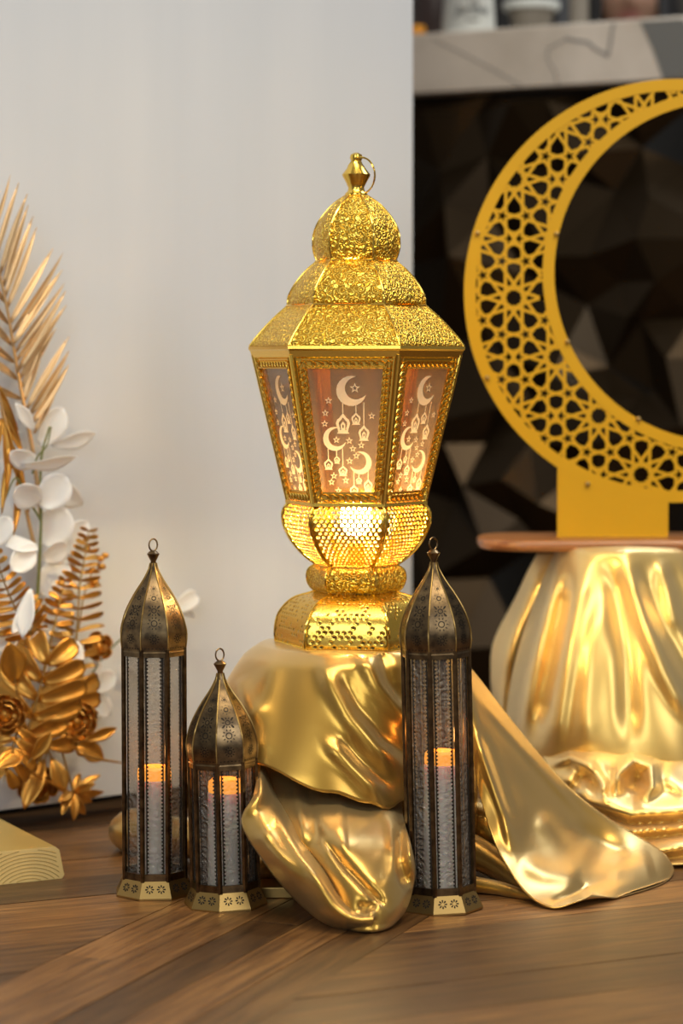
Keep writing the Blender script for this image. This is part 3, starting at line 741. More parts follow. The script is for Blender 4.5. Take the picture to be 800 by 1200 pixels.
# rolls of cloth on the floor behind the right lantern and behind the left pair
for pts, rad in (
    ([(500, 985, 2.83), (545, 995, 2.80), (580, 1012, 2.77), (612, 1034, 2.735), (640, 1050, 2.70)], [.02, .020, .016, .012, .006]),
    ([(500, 1030, 2.76), (555, 1037, 2.735), (590, 1043, 2.72), (625, 1052, 2.695)], [.008, .009, .008, .004]),
    ([(540, 960, 2.86), (580, 975, 2.84), (620, 990, 2.84), (670, 1000, 2.84)], [.03, .03, .026, .02]),
    ([(310, 985, 2.86), (260, 985, 2.88), (200, 980, 2.93), (160, 975, 2.965), (142, 974, 2.985)], [.03, .026, .024, .029, .020]),
    ([(330, 1000, 2.74), (318, 1010, 2.76), (300, 1010, 2.80), (275, 1000, 2.85)], [.012, .018, .02, .02])):
    roll_add(mb, pts, rad, n=14)
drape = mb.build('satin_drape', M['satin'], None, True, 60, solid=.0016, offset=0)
tag(drape, 'gold satin cloth draped over the pedestal under the large lantern, trailing onto the floor', 'cloth')

# second cloth under the crescent's board
mb = MB()
CREASE_C = [
    ([(660, 662), (640, 720), (622, 790), (612, 860)], 10, 12, .012),
    ([(664, 672), (656, 720), (646, 770), (628, 860)], 10, 9, -.026),
    ([(688, 655), (672, 730), (660, 800), (646, 890)], 16, 11, .014),
    ([(705, 700), (690, 760), (684, 830), (690, 880)], 14, 14, .006), ([(710, 655), (722, 700), (734, 770), (738, 870)], 13, 13, -.012),
    
    ([(732, 655), (752, 720), (778, 790), (810, 850)], 9, 14, .016), ([(745, 660), (768, 720), (795, 770), (830, 830)], 12, 12, -.012),
    ([(772, 655), (782, 690), (790, 740)], 7, 9, .008), ([(780, 660), (800, 700), (820, 760)], 10, 10, -.005),
     ([(820, 680), (840, 760), (870, 840)], 12, 12, .008)]
cloth_add(mb, [
    [(652, 643, 3.20), (660, 643, 3.155), (690, 642, 3.115), (730, 641, 3.10), (770, 642, 3.115), (800, 643, 3.14), (822, 644, 3.20)],
    [(647, 655, 3.20), (658, 652, 3.145), (690, 652, 3.10), (730, 652, 3.082), (770, 652, 3.10), (808, 652, 3.13), (835, 654, 3.20)],
    [(632, 690, 3.20), (650, 692, 3.12), (690, 694, 3.078), (732, 695, 3.065), (778, 694, 3.078), (820, 693, 3.11), (850, 690, 3.20)],
    [(609, 755, 3.20), (632, 758, 3.10), (682, 760, 3.045), (735, 761, 3.03), (788, 760, 3.04), (840, 758, 3.09), (880, 755, 3.20)],
    [(597, 810, 3.20), (622, 815, 3.09), (675, 818, 3.03), (738, 820, 3.01), (798, 818, 3.02), (855, 815, 3.08), (905, 810, 3.20)],
    [(594, 850, 3.20), (618, 862, 3.09), (672, 868, 3.02), (740, 870, 3.0), (806, 868, 3.005), (870, 862, 3.07), (925, 850, 3.20)],
    [(600, 900, 3.20), (625, 906, 3.08), (676, 908, 3.025), (742, 910, 3.00), (812, 912, 3.00), (880, 906, 3.07), (940, 890, 3.20)],
    [(612, 935, 3.20), (640, 938, 3.09), (690, 938, 3.04), (745, 940, 3.01), (815, 942, 3.00), (885, 938, 3.07), (945, 930, 3.20)]], 110, 80, CREASE_C)
# flat top and back of the drape, and the darker layer hanging behind at the left
tc = P(735, 643, 3.22); mb.lathe([(.001, tc.z+.0005), (.085, tc.z+.0005), (.10, tc.z-.003)], 40, 0, (tc.x, tc.y, 0))
cloth_add(mb, [
    [(630, 648, 3.26), (645, 648, 3.23), (662, 648, 3.21)], [(618, 670, 3.26), (636, 672, 3.225), (655, 680, 3.21)], [(604, 700, 3.27), (622, 708, 3.225), (640, 715, 3.22)],
    [(579, 750, 3.28), (598, 760, 3.225), (620, 770, 3.22)], [(575, 788, 3.29), (592, 800, 3.23), (612, 810, 3.22)], [(578, 830, 3.30), (592, 850, 3.235), (612, 860, 3.22)], [(585, 900, 3.30), (600, 910, 3.24), (618, 915, 3.22)]], 24, 40,
    [([(630, 670), (606, 730), (590, 800)], 8, 8, .010)])
cloth_add(mb, [[(660, 648, 3.21), (735, 648, 3.32), (822, 648, 3.21)], [(600, 760, 3.22), (735, 760, 3.40), (890, 760, 3.21)], [(585, 890, 3.24), (735, 890, 3.42), (940, 890, 3.21)]], 20, 16)
# ruffled pool of cloth in front
RIDGE = [([(645, 905), (668, 915), (690, 938), (740, 953), (790, 950), (860, 938)], 6, 13, .018), ([(644, 897), (668, 887), (690, 898), (706, 922), (712, 940)], 6, 7, .022), ([(668, 930), (680, 912), (692, 910), (702, 928)], 6, 6, -.020),
         ([(720, 934), (723, 908), (742, 890), (762, 898), (764, 922), (752, 940)], 7, 8, .028), ([(738, 930), (746, 912), (752, 908)], 7, 7, -.024), ([(712, 936), (716, 915), (718, 900)], 4, 4, -.012),
         ([(680, 942), (735, 966), (790, 964), (860, 950)], 4, 4, -.018), ([(690, 955), (740, 974), (800, 968), (870, 955)], 4, 9, .012), ([(700, 962), (745, 984), (800, 978), (870, 968)], 4, 4, -.014),
         ([(715, 985), (765, 998), (810, 990), (870, 980)], 5, 11, .020), ([(735, 1000), (770, 1008), (820, 1002), (870, 995)], 3, 4, -.012), ([(770, 905), (800, 925), (860, 920)], 10, 14, .014)]
cloth_add(mb, [
    [(625, 870, 3.10), (690, 868, 3.05), (735, 870, 3.045), (790, 872, 3.045), (880, 868, 3.06)],
    [(640, 893, 3.04), (690, 888, 2.995), (735, 893, 2.985), (785, 898, 2.985), (880, 893, 3.00)],
    [(654, 916, 3.00), (695, 915, 2.965), (740, 918, 2.95), (788, 924, 2.95), (885, 915, 2.97)],
    [(670, 936, 2.97), (705, 940, 2.94), (745, 945, 2.925), (793, 948, 2.92), (888, 940, 2.94)],
    [(688, 953, 2.95), (720, 965, 2.92), (756, 972, 2.905), (800, 974, 2.90), (890, 965, 2.92)],
    [(703, 965, 2.94), (735, 985, 2.91), (766, 996, 2.89), (805, 998, 2.88), (892, 990, 2.90)],
    [(713, 972, 2.94), (745, 998, 2.90), (776, 1012, 2.868), (812, 1012, 2.865), (895, 1003, 2.885)]], 120, 90, RIDGE)
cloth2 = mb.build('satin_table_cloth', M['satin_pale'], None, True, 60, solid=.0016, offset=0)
tag(cloth2, 'pale gold satin cloth hanging in folds under the wooden board at right', 'cloth')

# ------------------------------------------------------------------ wooden board, crescent, bolts
tb = P(720, 637, 3.22)
def rrect(hx, hy, r, m=8):
    pts = []
    for cx, cy, a0 in ((hx-r, hy-r, 0), (-hx+r, hy-r, pi/2), (-hx+r, -hy+r, pi), (hx-r, -hy+r, 3*pi/2)):
        for i in range(m+1): a = a0+pi/2*i/m; pts.append((cx+r*cos(a), cy+r*sin(a)))
    return pts
ztop = P(720, 628.5, 3.21).z; zbot = tc.z+.002
mb = MB(); C_ = Vector((tb.x, 3.215, 0)); H_ = ztop-zbot
rings = []
for ins, z in ((.006, 0), (.0015, .12), (0, .35), (0, .7), (.002, .9), (.006, 1)):
    rings.append([C_+Vector((x, y, zbot+H_*z)) for x, y in rrect(.183-ins, .085-ins, .06)])
mb.loft(rings, True, True, True); board = mb.build('wooden_board', M['wood_board'], None, True, 50)
tag(board, 'reddish brown wooden board with rounded edges under the yellow crescent', 'board')
MY = 3.20; SCL = MY/FPX*1.002
mc = P(791, 342, MY)
moon = thing('crescent_sign', 'mustard yellow crescent moon cutout with star lattice on wooden board', 'ornament', (P(720, 628, MY).x, MY, ztop))
Oc = Vector((791., 342.)); Ro = 246.; Ic = Vector((847., 319.)); Ri = 197.
def W2(x, y, dy=0.): return Vector((mc.x+(x-791)*SCL, MY+dy, mc.z-(y-342)*SCL))
th = .0055
def outline_arc(cen, r, a0, a1, n): return [cen+Vector((cos(a0+(a1-a0)*i/n), sin(a0+(a1-a0)*i/n)))*r for i in range(n+1)]
# tip angles where the two circles meet
dv = Ic-Oc; dd = dv.length; ca = (Ro*Ro-Ri*Ri+dd*dd)/(2*dd*Ro); aT = math.acos(max(-1, min(1, ca))); base_a = atan2(dv.y, dv.x)
cb_ = (dd*dd+Ri*Ri-Ro*Ro)/(2*dd*Ri); bT = math.acos(max(-1, min(1, cb_)))
def band(A, B, dy0, t):
    mb = MB(); n = len(A)
    vs = [W2(p.x, p.y, dy0) for p in A]+[W2(p.x, p.y, dy0) for p in B]+[W2(p.x, p.y, dy0+t) for p in A]+[W2(p.x, p.y, dy0+t) for p in B]
    fs = []
    for i in range(n-1):
        fs += [(i, i+1, n+i+1, n+i), (2*n+i, 3*n+i, 3*n+i+1, 2*n+i+1), (i, 2*n+i, 2*n+i+1, i+1), (n+i, n+i+1, 3*n+i+1, 3*n+i)]
    fs += [(0, n, 3*n, 2*n), (n-1, 3*n-1, 4*n-1, 2*n-1)]
    return mb.add(vs, fs)
RW = 13.5
nA_ = 150
oa = outline_arc(Oc, Ro, base_a+aT, base_a+2*pi-aT, nA_); ob = outline_arc(Oc, Ro-RW, base_a+aT+.03, base_a+2*pi-aT-.03, nA_)
ia = outline_arc(Ic, Ri, base_a+pi-bT, base_a+pi+bT, nA_); ib = outline_arc(Ic, Ri+RW, base_a+pi-bT+.10, base_a+pi+bT-.10, nA_)
band(oa, ob, 0, th).build('outer_rim', M['moon'], moon, False)
band(ib, ia, 0, th).build('inner_rim', M['moon'], moon, False)
# ten-fold star lattice: straight strips, trimmed at the star holes, clipped to the crescent
la, lb = Vector((50., 68.8)), Vector((-50., 68.8)); L0 = Vector((603., 349.)); d0 = 9.75; RS = 44.7; d5 = 4.06
segs = {}
def addseg(p, q):
    m_ = (p+q)/2; key = (round(m_.x/1.2), round(m_.y/1.2), round((atan2(q.y-p.y, q.x-p.x) % pi)/.1) % 31)
    if key not in segs: segs[key] = (p, q)
stars = {}
for i in range(-5, 6):
    for j in range(-5, 6):
        c_ = L0+la*i+lb*j
        if not (480 < c_.x < 1100 and 40 < c_.y < 650): continue
        for k in range(10):
            a = k*pi/5; n_ = Vector((cos(a), sin(a))); t_ = Vector((-n_.y, n_.x))
            for s in (-1, 1): addseg(c_+n_*d0+t_*s*3.4, c_+n_*d0+t_*s*(42.4-2.6))
            s_ = c_+n_*RS; stars.setdefault((round(s_.x/4), round(s_.y/4)), (s_, k % 2, c_))
for s_, kk, c_ in stars.values():
    a0 = atan2((c_-s_).y, (c_-s_).x)
    near = [o[0]-s_ for o in stars.values() if 2 < (o[0]-s_).length < 14]
    for q in range(5):
        a = a0+q*2*pi/5; n_ = Vector((cos(a), sin(a))); t_ = Vector((-n_.y, n_.x))
        for s in (-1, 1): addseg(s_+n_*d5+t_*s*2.6, s_+n_*d5+t_*s*13.4)
mb = MB(); hw = 1.75
def inside(p): return (p-Oc).length < Ro-RW+1.5 and (p-Ic).length > Ri+RW-1.5
nl = 0
for p, q in segs.values():
    N = 24; run = None
    for i in range(N+1):
        r_ = p.lerp(q, i/N); ok = inside(r_)
        if ok and run is None: run = r_
        if run is not None and (not ok or i == N):
            e_ = r_
            d_ = e_-run
            if d_.length > .8:
                d_.normalize(); w_ = Vector((-d_.y, d_.x))*hw; u0 = run-d_*.9; u1 = e_+d_*.9; nl += 1; j_ = random.uniform(0, .00012)
                f4 = [W2(*(u0-w_), .0006+j_), W2(*(u1-w_), .0006+j_), W2(*(u1+w_), .0006+j_), W2(*(u0+w_), .0006+j_)]
                mb.add(f4+[v+Vector((0, .0042, 0)) for v in f4], [(0, 1, 2, 3), (0, 4, 5, 1), (1, 5, 6, 2), (2, 6, 7, 3), (3, 7, 4, 0), (7, 6, 5, 4)])
            run = None
mb.build('star_lattice', M['moon'], moon, False)
# solid foot of the board
pts = [(655, 547), (655, 628), (785, 628), (785, 585)]+[(Oc.x+(Ro-RW-1)*cos(a), Oc.y+(Ro-RW-1)*sin(a)) for a in [R(92+i*(123-92)/10) for i in range(11)]]
mb = MB(); A = [W2(x, y, .0002) for x, y in pts]; n = len(A)
zfix = [a.copy() for a in A]
for a in zfix:
    if a.z < ztop+.004: a.z = ztop
B = [a+Vector((0, .0052, 0)) for a in zfix]
mb.add(zfix+B, [tuple(range(n)), tuple(range(2*n-1, n-1, -1))]+[(i, n+i, n+(i+1) % n, (i+1) % n) for i in range(n)])
mb.build('foot_panel', M['moon'], moon, False)
mb = MB(); a = W2(660, 620); b = W2(780, 628); mb.box((a.x, MY+.005, ztop), (b.x, MY+.055, ztop+.006)); mb.build('foot_block', M['moon'], moon, False)
for x, y in ((560, 274), (652, 275), (665.5, 400), (572, 442), (749, 490), (690, 566)):
    q = W2(x, y, 0); mb = MB()
    Mx = Matrix.Translation(q) @ Matrix.Rotation(pi/2, 4, 'X')
    mb.lathe([(.0035, -.001), (.0035, .002), (.0028, .0042), (.0005, .005)], 10, 0); mb.v = [Mx @ v for v in mb.v]
    mb.build('bolt', M['brass'], moon)['label'] = 'small brass bolt head'

# ------------------------------------------------------------------ gold painted timber, left front, and a small offcut
M['goldpaint'] = mat('gold_painted_wood', (.62, .44, .13), .38, .45)
c = coords(M['goldpaint'], (60, 4, 60)); nz = nn(M['goldpaint'], 'ShaderNodeTexNoise', Scale=2., Detail=5.); lk(M['goldpaint'], c, nz.inputs['Vector']); bump(M['goldpaint'], nz.outputs[0], .3, .001)
M['endgrain'] = mat('gold_end_grain', (.85, .62, .24), .5, .25)
q0, q1 = F(2, 1040), F(75, 1029)
e = (q1-q0); e.z = 0; wid = e.length/.72; e.normalize(); back = Vector((-e.y, e.x, 0))
e = Vector((cos(R(27)), sin(R(27)), 0)); back = Vector((-e.y, e.x, 0))
hgt = (P(66, 991, q1.y).z)
beam_o = q1-e*wid
beam = thing('timber_beam', 'gold painted timber beam with visible end grain rings, lying on the floor at left', 'beam', q1)
def bq(x, y, z): return q1-e*(wid-x)+back*y+Vector((0, 0, z))
bl = (F(0, 985)-q1).length+.25
rr_ = [(.000, .003), (.003, 0), (wid-.003, 0), (wid, .004), (wid-.006, hgt-.004), (wid-.011, hgt), (.005, hgt), (.001, hgt-.004)]
mb = MB(); mb.loft([[bq(x, y, z) for x, z in rr_] for y in (0.0, .1, bl)], True, True, True); mb.build('beam_body', M['goldpaint'], beam, False)
# end grain: raised growth rings, each a narrow arc, on the sawn face
mb = MB(); mb.loft([[bq(x, y, z) for x, z in rr_] for y in (-.0012, 0)], True, True, True); endp = mb.build('end_face', M['endgrain'], beam, False)
mb = MB(); cxr, czr = wid*.62, -.022
for i in range(13):
    r_ = .026+i*.0042
    run = []
    for s in range(61):
        a = pi*s/60; x, z = cxr+r_*cos(a)*1.25, czr+r_*sin(a)
        if .002 < x < wid-.004-.006*z/hgt and .001 < z < hgt-.0015: run.append((x, z))
        else:
            if len(run) > 2: mb.tube([bq(x_, -.0013, z_) for x_, z_ in run], .00055, 4)
            run = []
    if len(run) > 2: mb.tube([bq(x_, -.0013, z_) for x_, z_ in run], .00055, 4)
M['ringline'] = mat('growth_ring', (.50, .34, .11), .6, .2)
mb.build('growth_rings', M['ringline'], endp)
q = F(322, 1056); q2 = F(338, 1053)
mb = MB(); mb.box((q.x-.022, q.y+.012, 0), (q2.x+.006, q.y+.06, .013)); o = mb.build('wood_offcut', M['brass'], None, False, bevel=.0015)
tag(o, 'small dull gold block peeking out between short lantern and satin pouch', 'block')
# ------------------------------------------------------------------ artificial flowers in front of the panel
M['leaf_gold'] = mat('gold_leaf_foil', (.60, .30, .06), .32, .85)
M['frond_gold'] = mat('pale_gold_frond', (.62, .42, .22), .38, .7)
M['leaf_white'] = mat('white_silk_leaf', (.86, .84, .81), .6, 0, Subsurface_Weight=.15)
M['stem_green'] = mat('green_stem', (.16, .17, .05), .55)
M['stem_gold'] = mat('gold_stem', (.42, .27, .09), .4, .7)
SH = {'blade': [(0, .25), (.12, .7), (.35, 1), (.6, .85), (.85, .42), (1, .03)],
      'round': [(0, .12), (.1, .5), (.3, .9), (.55, 1), (.8, .8), (.93, .5), (1, .12)],
      'drop': [(0, .15), (.15, .5), (.4, .9), (.6, 1), (.85, .55), (1, .03)],
      'petal': [(0, .3), (.2, .65), (.5, .95), (.75, 1), (.92, .8), (1, .45)]}
def leaf_mb(a, b, width, shape='blade', cup=.2, bend=.1, twist=0., facing=None, nv=9, nu=4, wav=0.):
    a, b = Vector(a), Vector(b); ax_ = (b-a); L = ax_.length; ax_.normalize()
    view = Vector(facing) if facing else (Vector((0, 0, CH))-a).normalized()
    s = ax_.cross(view).normalized(); n_ = s.cross(ax_)
    s = (Matrix.Rotation(twist, 3, ax_) @ s); n_ = (Matrix.Rotation(twist, 3, ax_) @ n_)
    mb = MB(); rows = []
    for j in range(nv):
        t = j/(nv-1); w = 0
        for (t0, w0), (t1, w1) in zip(SH[shape], SH[shape][1:]):
            if t0 <= t <= t1: f = (t-t0)/(t1-t0); w = w0+(w1-w0)*f
        row = []
        for i in range(nu+1):
            q = 2*i/nu-1
            row.append(a+ax_*L*t+s*(w*width*.5*q)-n_*(cup*width*w*(1-q*q)*.5)+n_*(bend*L*4*t*(1-t))+n_*(wav*width*sin(t*9+q*2)*abs(q)))
        rows.append(row)
    mb.loft(rows, False); return mb
def wpt(px, py, off): return P(px, py, wallpt(px, off))
def stalk(name, pts, r0, r1, m, parent):
    C_ = [Vector(p) for p in curve([tuple(wpt(*p)) for p in pts], len(pts)*4)]; mb = MB()
    n = len(C_); mb.tube(C_, [r0+(r1-r0)*i/(n-1) for i in range(n)], 6); return mb.build(name, m, parent)
FG = 'artificial flowers before the white panel'
# palm frond
fr = thing('palm_frond', 'large gold painted palm frond rising up the left edge before the white panel', 'frond', wpt(30, 500, .05))
rach = stalk('stalk', [(52, 640, .035), (40, 540, .045), (28, 475, .055), (18, 420, .06), (6, 350, .065), (-12, 280, .065), (-34, 220, .06)], .0035, .0012, M['frond_gold'], fr)
for bx, by, tx, ty, w in ((-14, 285, 12, 205, 6), (-6, 305, 22, 214, 6), (0, 322, 32, 227, 7), (3, 338, 33, 240, 7), (5, 350, 39, 253, 7), (8, 362, 43, 266, 7), (11, 380, 62, 291, 8), (13, 392, 74, 296, 8), (15, 404, 73, 316, 9),
                          (17, 414, 76, 331, 8), (18, 424, 72, 352, 8), (20, 436, 77, 341, 8), (22, 446, 78, 357, 8), (24, 456, 66, 384, 8), (27, 472, 52, 398, 9), (31, 480, 81, 394, 8), (34, 488, 81, 411, 9), (37, 497, 81, 427, 9), (40, 508, 70, 448, 8)):
    leaf_mb(wpt(bx, by, .058+random.uniform(-.008, .008)), wpt(tx, ty, .062+random.uniform(-.02, .02)), w*.00112, 'blade', .5, .05, random.uniform(-.5, .5)).build('leaflet', M['frond_gold'], fr, solid=.0006)
for bx, by, tx, ty, w in ((-8, 300, -40, 200, 7), (0, 330, -42, 250, 8), (6, 355, -40, 290, 8), (10, 380, -38, 320, 8), (14, 405, -38, 350, 9), (17, 425, -34, 385, 9), (21, 445, -30, 410, 9), (26, 468, -28, 440, 9)):
    leaf_mb(wpt(bx, by, .05), wpt(tx, ty, .04), w*.00115, 'blade', .5, .06, random.uniform(-.6, .6)).build('leaflet', M['frond_gold'], fr, solid=.0006)
# second frond hanging lower, broad slats
fr2 = thing('palm_frond', 'shorter gold palm frond with drooping leaflets below the large frond', 'frond', wpt(14, 560, .05))
stalk('stalk', [(40, 640, .05), (22, 560, .06), (8, 500, .068), (-6, 440, .07)], .003, .0012, M['frond_gold'], fr2)
for bx, by, tx, ty, w in ((-4, 450, 22, 505, 10), (0, 465, 25, 520, 10), (2, 478, 28, 535, 10), (4, 490, 20, 560, 10), (6, 500, 8, 580, 11), (10, 515, 30, 575, 10), (2, 490, -14, 560, 11), (14, 530, 2, 602, 10), (18, 545, 34, 600, 9), (-4, 452, -26, 530, 11), (22, 560, 16, 628, 10)):
    leaf_mb(wpt(bx, by, .066), wpt(tx, ty, .075), w*.00112, 'blade', .5, .05, random.uniform(-.7, .7)).build('leaflet', M['leaf_gold'], fr2, solid=.0006)
# white leaf spray on a green stem
wl = thing('white_leaf_spray', 'tall spray of broad white silk leaves on a green stem at left', 'flower', wpt(46, 700, .06))
stalk('stem', [(34, 800, .05), (40, 740, .055), (45, 680, .06), (48, 610, .062), (48, 540, .06), (58, 500, .06)], .0030, .0014, M['stem_green'], wl)
stalk('stem', [(48, 610, .062), (30, 580, .07), (18, 560, .075), (4, 590, .07)], .0016, .001, M['stem_green'], wl)
stalk('stem', [(38, 555, .075), (44, 535, .085), (55, 522, .09), (60, 500, .09)], .0013, .0008, M['stem_green'], wl)
WLV = [(40, 505, 18, 472, 16, 'drop', .085, .3), (46, 522, 74, 478, 34, 'round', .045, .4), (60, 522, 112, 508, 24, 'drop', .04, .6), (42, 545, 12, 530, 26, 'round', .08, -.3), (24, 545, 90, 535, 24, 'drop', .085, .9),
       (48, 595, 78, 558, 40, 'round', .075, .2), (46, 590, 18, 572, 34, 'round', .085, -.2), (50, 640, 78, 596, 44, 'round', .05, .3), (-12, 640, 12, 606, 26, 'round', .085, .1), (44, 640, 8, 640, 30, 'round', .085, .9),
       (40, 640, 14, 668, 30, 'round', .095, -.2), (50, 655, 80, 640, 34, 'round', .07, .7), (50, 700, 76, 655, 38, 'round', .05, .2), (36, 690, 26, 748, 22, 'drop', .10, .3), (34, 712, 14, 742, 18, 'drop', .095, -.3),
       (48, 770, 84, 742, 34, 'round', .06, .5), (60, 800, 92, 752, 38, 'round', .06, .2), (80, 760, 92, 815, 20, 'round', .055, .6), (30, 760, 58, 738, 26, 'round', .075, .8), (-8, 760, 20, 738, 30, 'round', .07, .5), (52, 560, 96, 592, 30, 'round', .04, .3), (66, 650, 104, 612, 34, 'round', .03, .4)]
for bx, by, tx, ty, w, sh, off, tw in WLV:
    leaf_mb(wpt(bx, by, off-.006), wpt(tx, ty, off+.004), w*.00112, sh, .25, .08, tw, nu=6, nv=10, wav=.03).build('leaf', M['leaf_white'], wl, solid=.0005)
wl2 = thing('white_leaf_spray', 'low spray of white silk leaves peeping out behind the tall left lantern', 'flower', wpt(120, 820, .03))
stalk('stem', [(60, 850, .035), (100, 800, .035), (130, 760, .03), (170, 730, .03), (212, 715, .03)], .0016, .0009, M['stem_green'], wl2)
for bx, by, tx, ty, w, sh, off, tw in ((203, 716, 231, 697, 24, 'petal', .03, .2), (204, 700, 228, 724, 14, 'drop', .025, .4), (104, 806, 136, 792, 30, 'round', .03, .3), (108, 815, 128, 838, 26, 'round', .028, -.3), (140, 780, 160, 800, 22, 'round', .025, .3), (98, 800, 118, 775, 20, 'round', .03, .2)):
    leaf_mb(wpt(bx, by, off), wpt(tx, ty, off+.004), w*.00112, sh, .25, .08, tw, nu=6, nv=10).build('leaf', M['leaf_white'], wl2, solid=.0005)
# small fern sprays
def fern(label, spine, off, lens, n, m, loc, dens_=1):
    t = thing('fern_spray', label, 'fern', wpt(*loc, off), 'gold fern sprays in the arrangement')
    sp = [(x, y, off) for x, y in spine]; stalk('stalk', sp, .0018, .0008, M['stem_gold'], t)
    for i in range(n):
        f = i/(n-1); x, y = cr(spine, f); x2, y2 = cr(spine, min(1, f+.05)); x1, y1 = cr(spine, max(0, f-.05)); dx, dy = x2-x1, y2-y1; q = sqrt(dx*dx+dy*dy); dx, dy = dx/q, dy/q
        L = lens*(1-.75*f)*(.55+.45*min(1, f*5))
        for s in (-1, 1):
            ex, ey = -dy*s*.93+dx*.30, dx*s*.93+dy*.30
            leaf_mb(wpt(x, y, off), wpt(x+ex*L, y+ey*L, off+random.uniform(-.01, .018)), (6+3*(1-f))*.00112, 'petal', .4, .05, random.uniform(-.9, .9), nv=6, nu=3).build('leaflet', m, t, solid=.0006)
    return t
fern('gold fern spray rising beside the white leaves, left of the tall lantern', [(84, 800), (90, 740), (93, 690), (99, 655), (104, 622)], .06, 42, 17, M['leaf_gold'], (88, 760))
fern('gold fern spray spreading at the left edge beside the green stem', [(40, 750), (22, 720), (8, 690), (-6, 650)], .075, 44, 13, M['leaf_gold'], (24, 720))
fern('gold fern spray leaning left behind the green stem at rose height', [(50, 790), (62, 740), (70, 705), (76, 680)], .07, 34, 11, M['leaf_gold'], (60, 750))
tw = thing('bud_twig', 'thin gold twig with small buds above the fern spray', 'twig', wpt(96, 720, .055))
stalk('stalk', [(92, 740, .055), (98, 700, .055), (108, 670, .055), (114, 660, .055), (124, 650, .055)], .0011, .0008, M['stem_gold'], tw)
for x, y, r in ((118, 655, 4), (123, 651, 4), (119, 664, 4.5), (110, 682, 5), (108, 668, 4), (101, 632, 3.5), (102, 642, 3.5)):
    mb = MB(); mb.ball(wpt(x, y, .056), r*.0011, 8, 6, (1.2, 1, .9)); mb.build('bud', M['leaf_gold'], tw)
# monstera leaf, roses and other gold blooms
def lobed(label, a, b, width, offa, offb):
    t = thing('monstera_leaf', label, 'leaf', wpt(*a, offa)); A, B = wpt(*a, offa), wpt(*b, offb)
    ax_ = B-A; view = (Vector((0, 0, CH))-A).normalized(); s = ax_.normalized().cross(view).normalized(); n_ = s.cross(ax_.normalized())
    mb = MB(); mb.tube([A-ax_*.25, A, A.lerp(B, .5)+n_*.006, B], [.002, .0018, .0014, .0006], 6); mb.build('midrib', M['stem_gold'], t)
    nl = 5
    for sd in (-1, 1):
        for i in range(nl):
            f = (i+.35)/nl; wl_ = width*(.55+.6*sin(pi*min(1, f+.12)))*.0011*.5
            o = A.lerp(B, f*.9)+n_*.005; e = o+s*sd*wl_+ax_*(.22+.06*i/nl)-n_*(.012+.008*random.random())
            leaf_mb(o, e, ax_.length/nl*1.12, 'petal', .35, .12, sd*.25+random.uniform(-.2, .2), nv=8, nu=5).build('lobe', M['leaf_gold'], t, solid=.0008)
    return t
lobed('big gold split leaf with deep lobes, right of the left edge above the roses', (30, 868), (62, 752), 92, .085, .10)
lobed('gold split leaf turned towards the tall lantern above the round gold rose', (52, 880), (98, 790), 66, .075, .07)
lobed('gold split leaf bending down at the left edge beneath the other leaves', (22, 850), (4, 916), 58, .085, .09)
def rose(label, px, py, off, r, npet, tilt=(0, 0, 0), m='leaf_gold'):
    c = wpt(px, py, off); t = thing('rose', label, 'flower', c, 'gold roses in the arrangement'); rr = r*.0011
    view = (Vector((0, 0, CH))-c).normalized()+Vector(tilt); view.normalize(); a_ = view.cross(Vector((0, 0, 1))).normalized(); b_ = a_.cross(view)
    mb = MB(); mb.ball(c-view*rr*.1, rr*.36, 8, 6); mb.build('heart', M[m], t)
    for ring, (k, rad, lift, w) in enumerate(((3, .42, .55, .75), (5, .72, .34, .8), (npet, 1.05, .02, .95))):
        for i in range(k):
            an = 2*pi*i/k+ring*.7; d = a_*cos(an)+b_*sin(an)
            leaf_mb(c+d*rr*.12*ring-view*rr*.25, c+d*rr*rad+view*rr*lift, rr*w, 'petal', .55, -.18, 0, facing=(view-d*.6), nv=7, nu=5).build('petal', M[m], t, solid=.0007)
    return t
rose('round gold rose facing out beside the tall left lantern', 89, 845, .085, 23, 6)
rose('small bright gold rose at the foot of the fern spray', 116, 757, .05, 17, 5, (.3, 0, .2))
rose('open gold bloom low on the left under the split leaves', 44, 920, .06, 24, 6, (0, 0, -.5))
rose('half hidden gold bloom at the left picture edge', 6, 838, .095, 22, 6)
lr = [((98, 868), (137, 853), 15, .07, .3, 'long gold leaf pointing right toward the tall lantern'), ((88, 872), (122, 890), 26, .06, -.3, 'broad gold leaf drooping under the round rose'),
      ((18, 800), (10, 752), 34, .09, .2, 'rounded gold leaf at the left edge beneath the white leaves'), ((84, 850), (108, 812), 26, .065, .3, 'upright gold leaf behind the round rose'), ((36, 890), (60, 858), 20, .10, .4, 'curled gold leaf in front of the split leaves'),
      ((30, 880), (-4, 900), 24, .09, .3, 'gold leaf sweeping out to the left edge'), ((52, 890), (28, 948), 24, .07, .2, 'gold leaf hanging straight down at lower left'), ((60, 888), (76, 930), 22, .07, -.2, 'dark gold leaf hanging beside the low bloom')]
for a, b, w, off, tw_, lb in lr:
    t = thing('single_leaf', lb, 'leaf', wpt(*a, off)); leaf_mb(wpt(*a, off), wpt(*b, off+.01), w*.0011, 'drop', .35, .12, tw_, nu=6, nv=10).build('blade', M['leaf_gold'], t, solid=.0008)
    A, B = wpt(*a, off), wpt(*b, off+.01); mb = MB(); mb.tube([A-(B-A)*.3, A, A.lerp(B, .55)], [.0012, .0012, .0006], 6); mb.build('stalk', M['stem_gold'], t)
ro = thing('leaf_rosette', 'spiky gold leaf rosette lowest in the arrangement, just above the floor', 'flower', wpt(82, 925, .07))
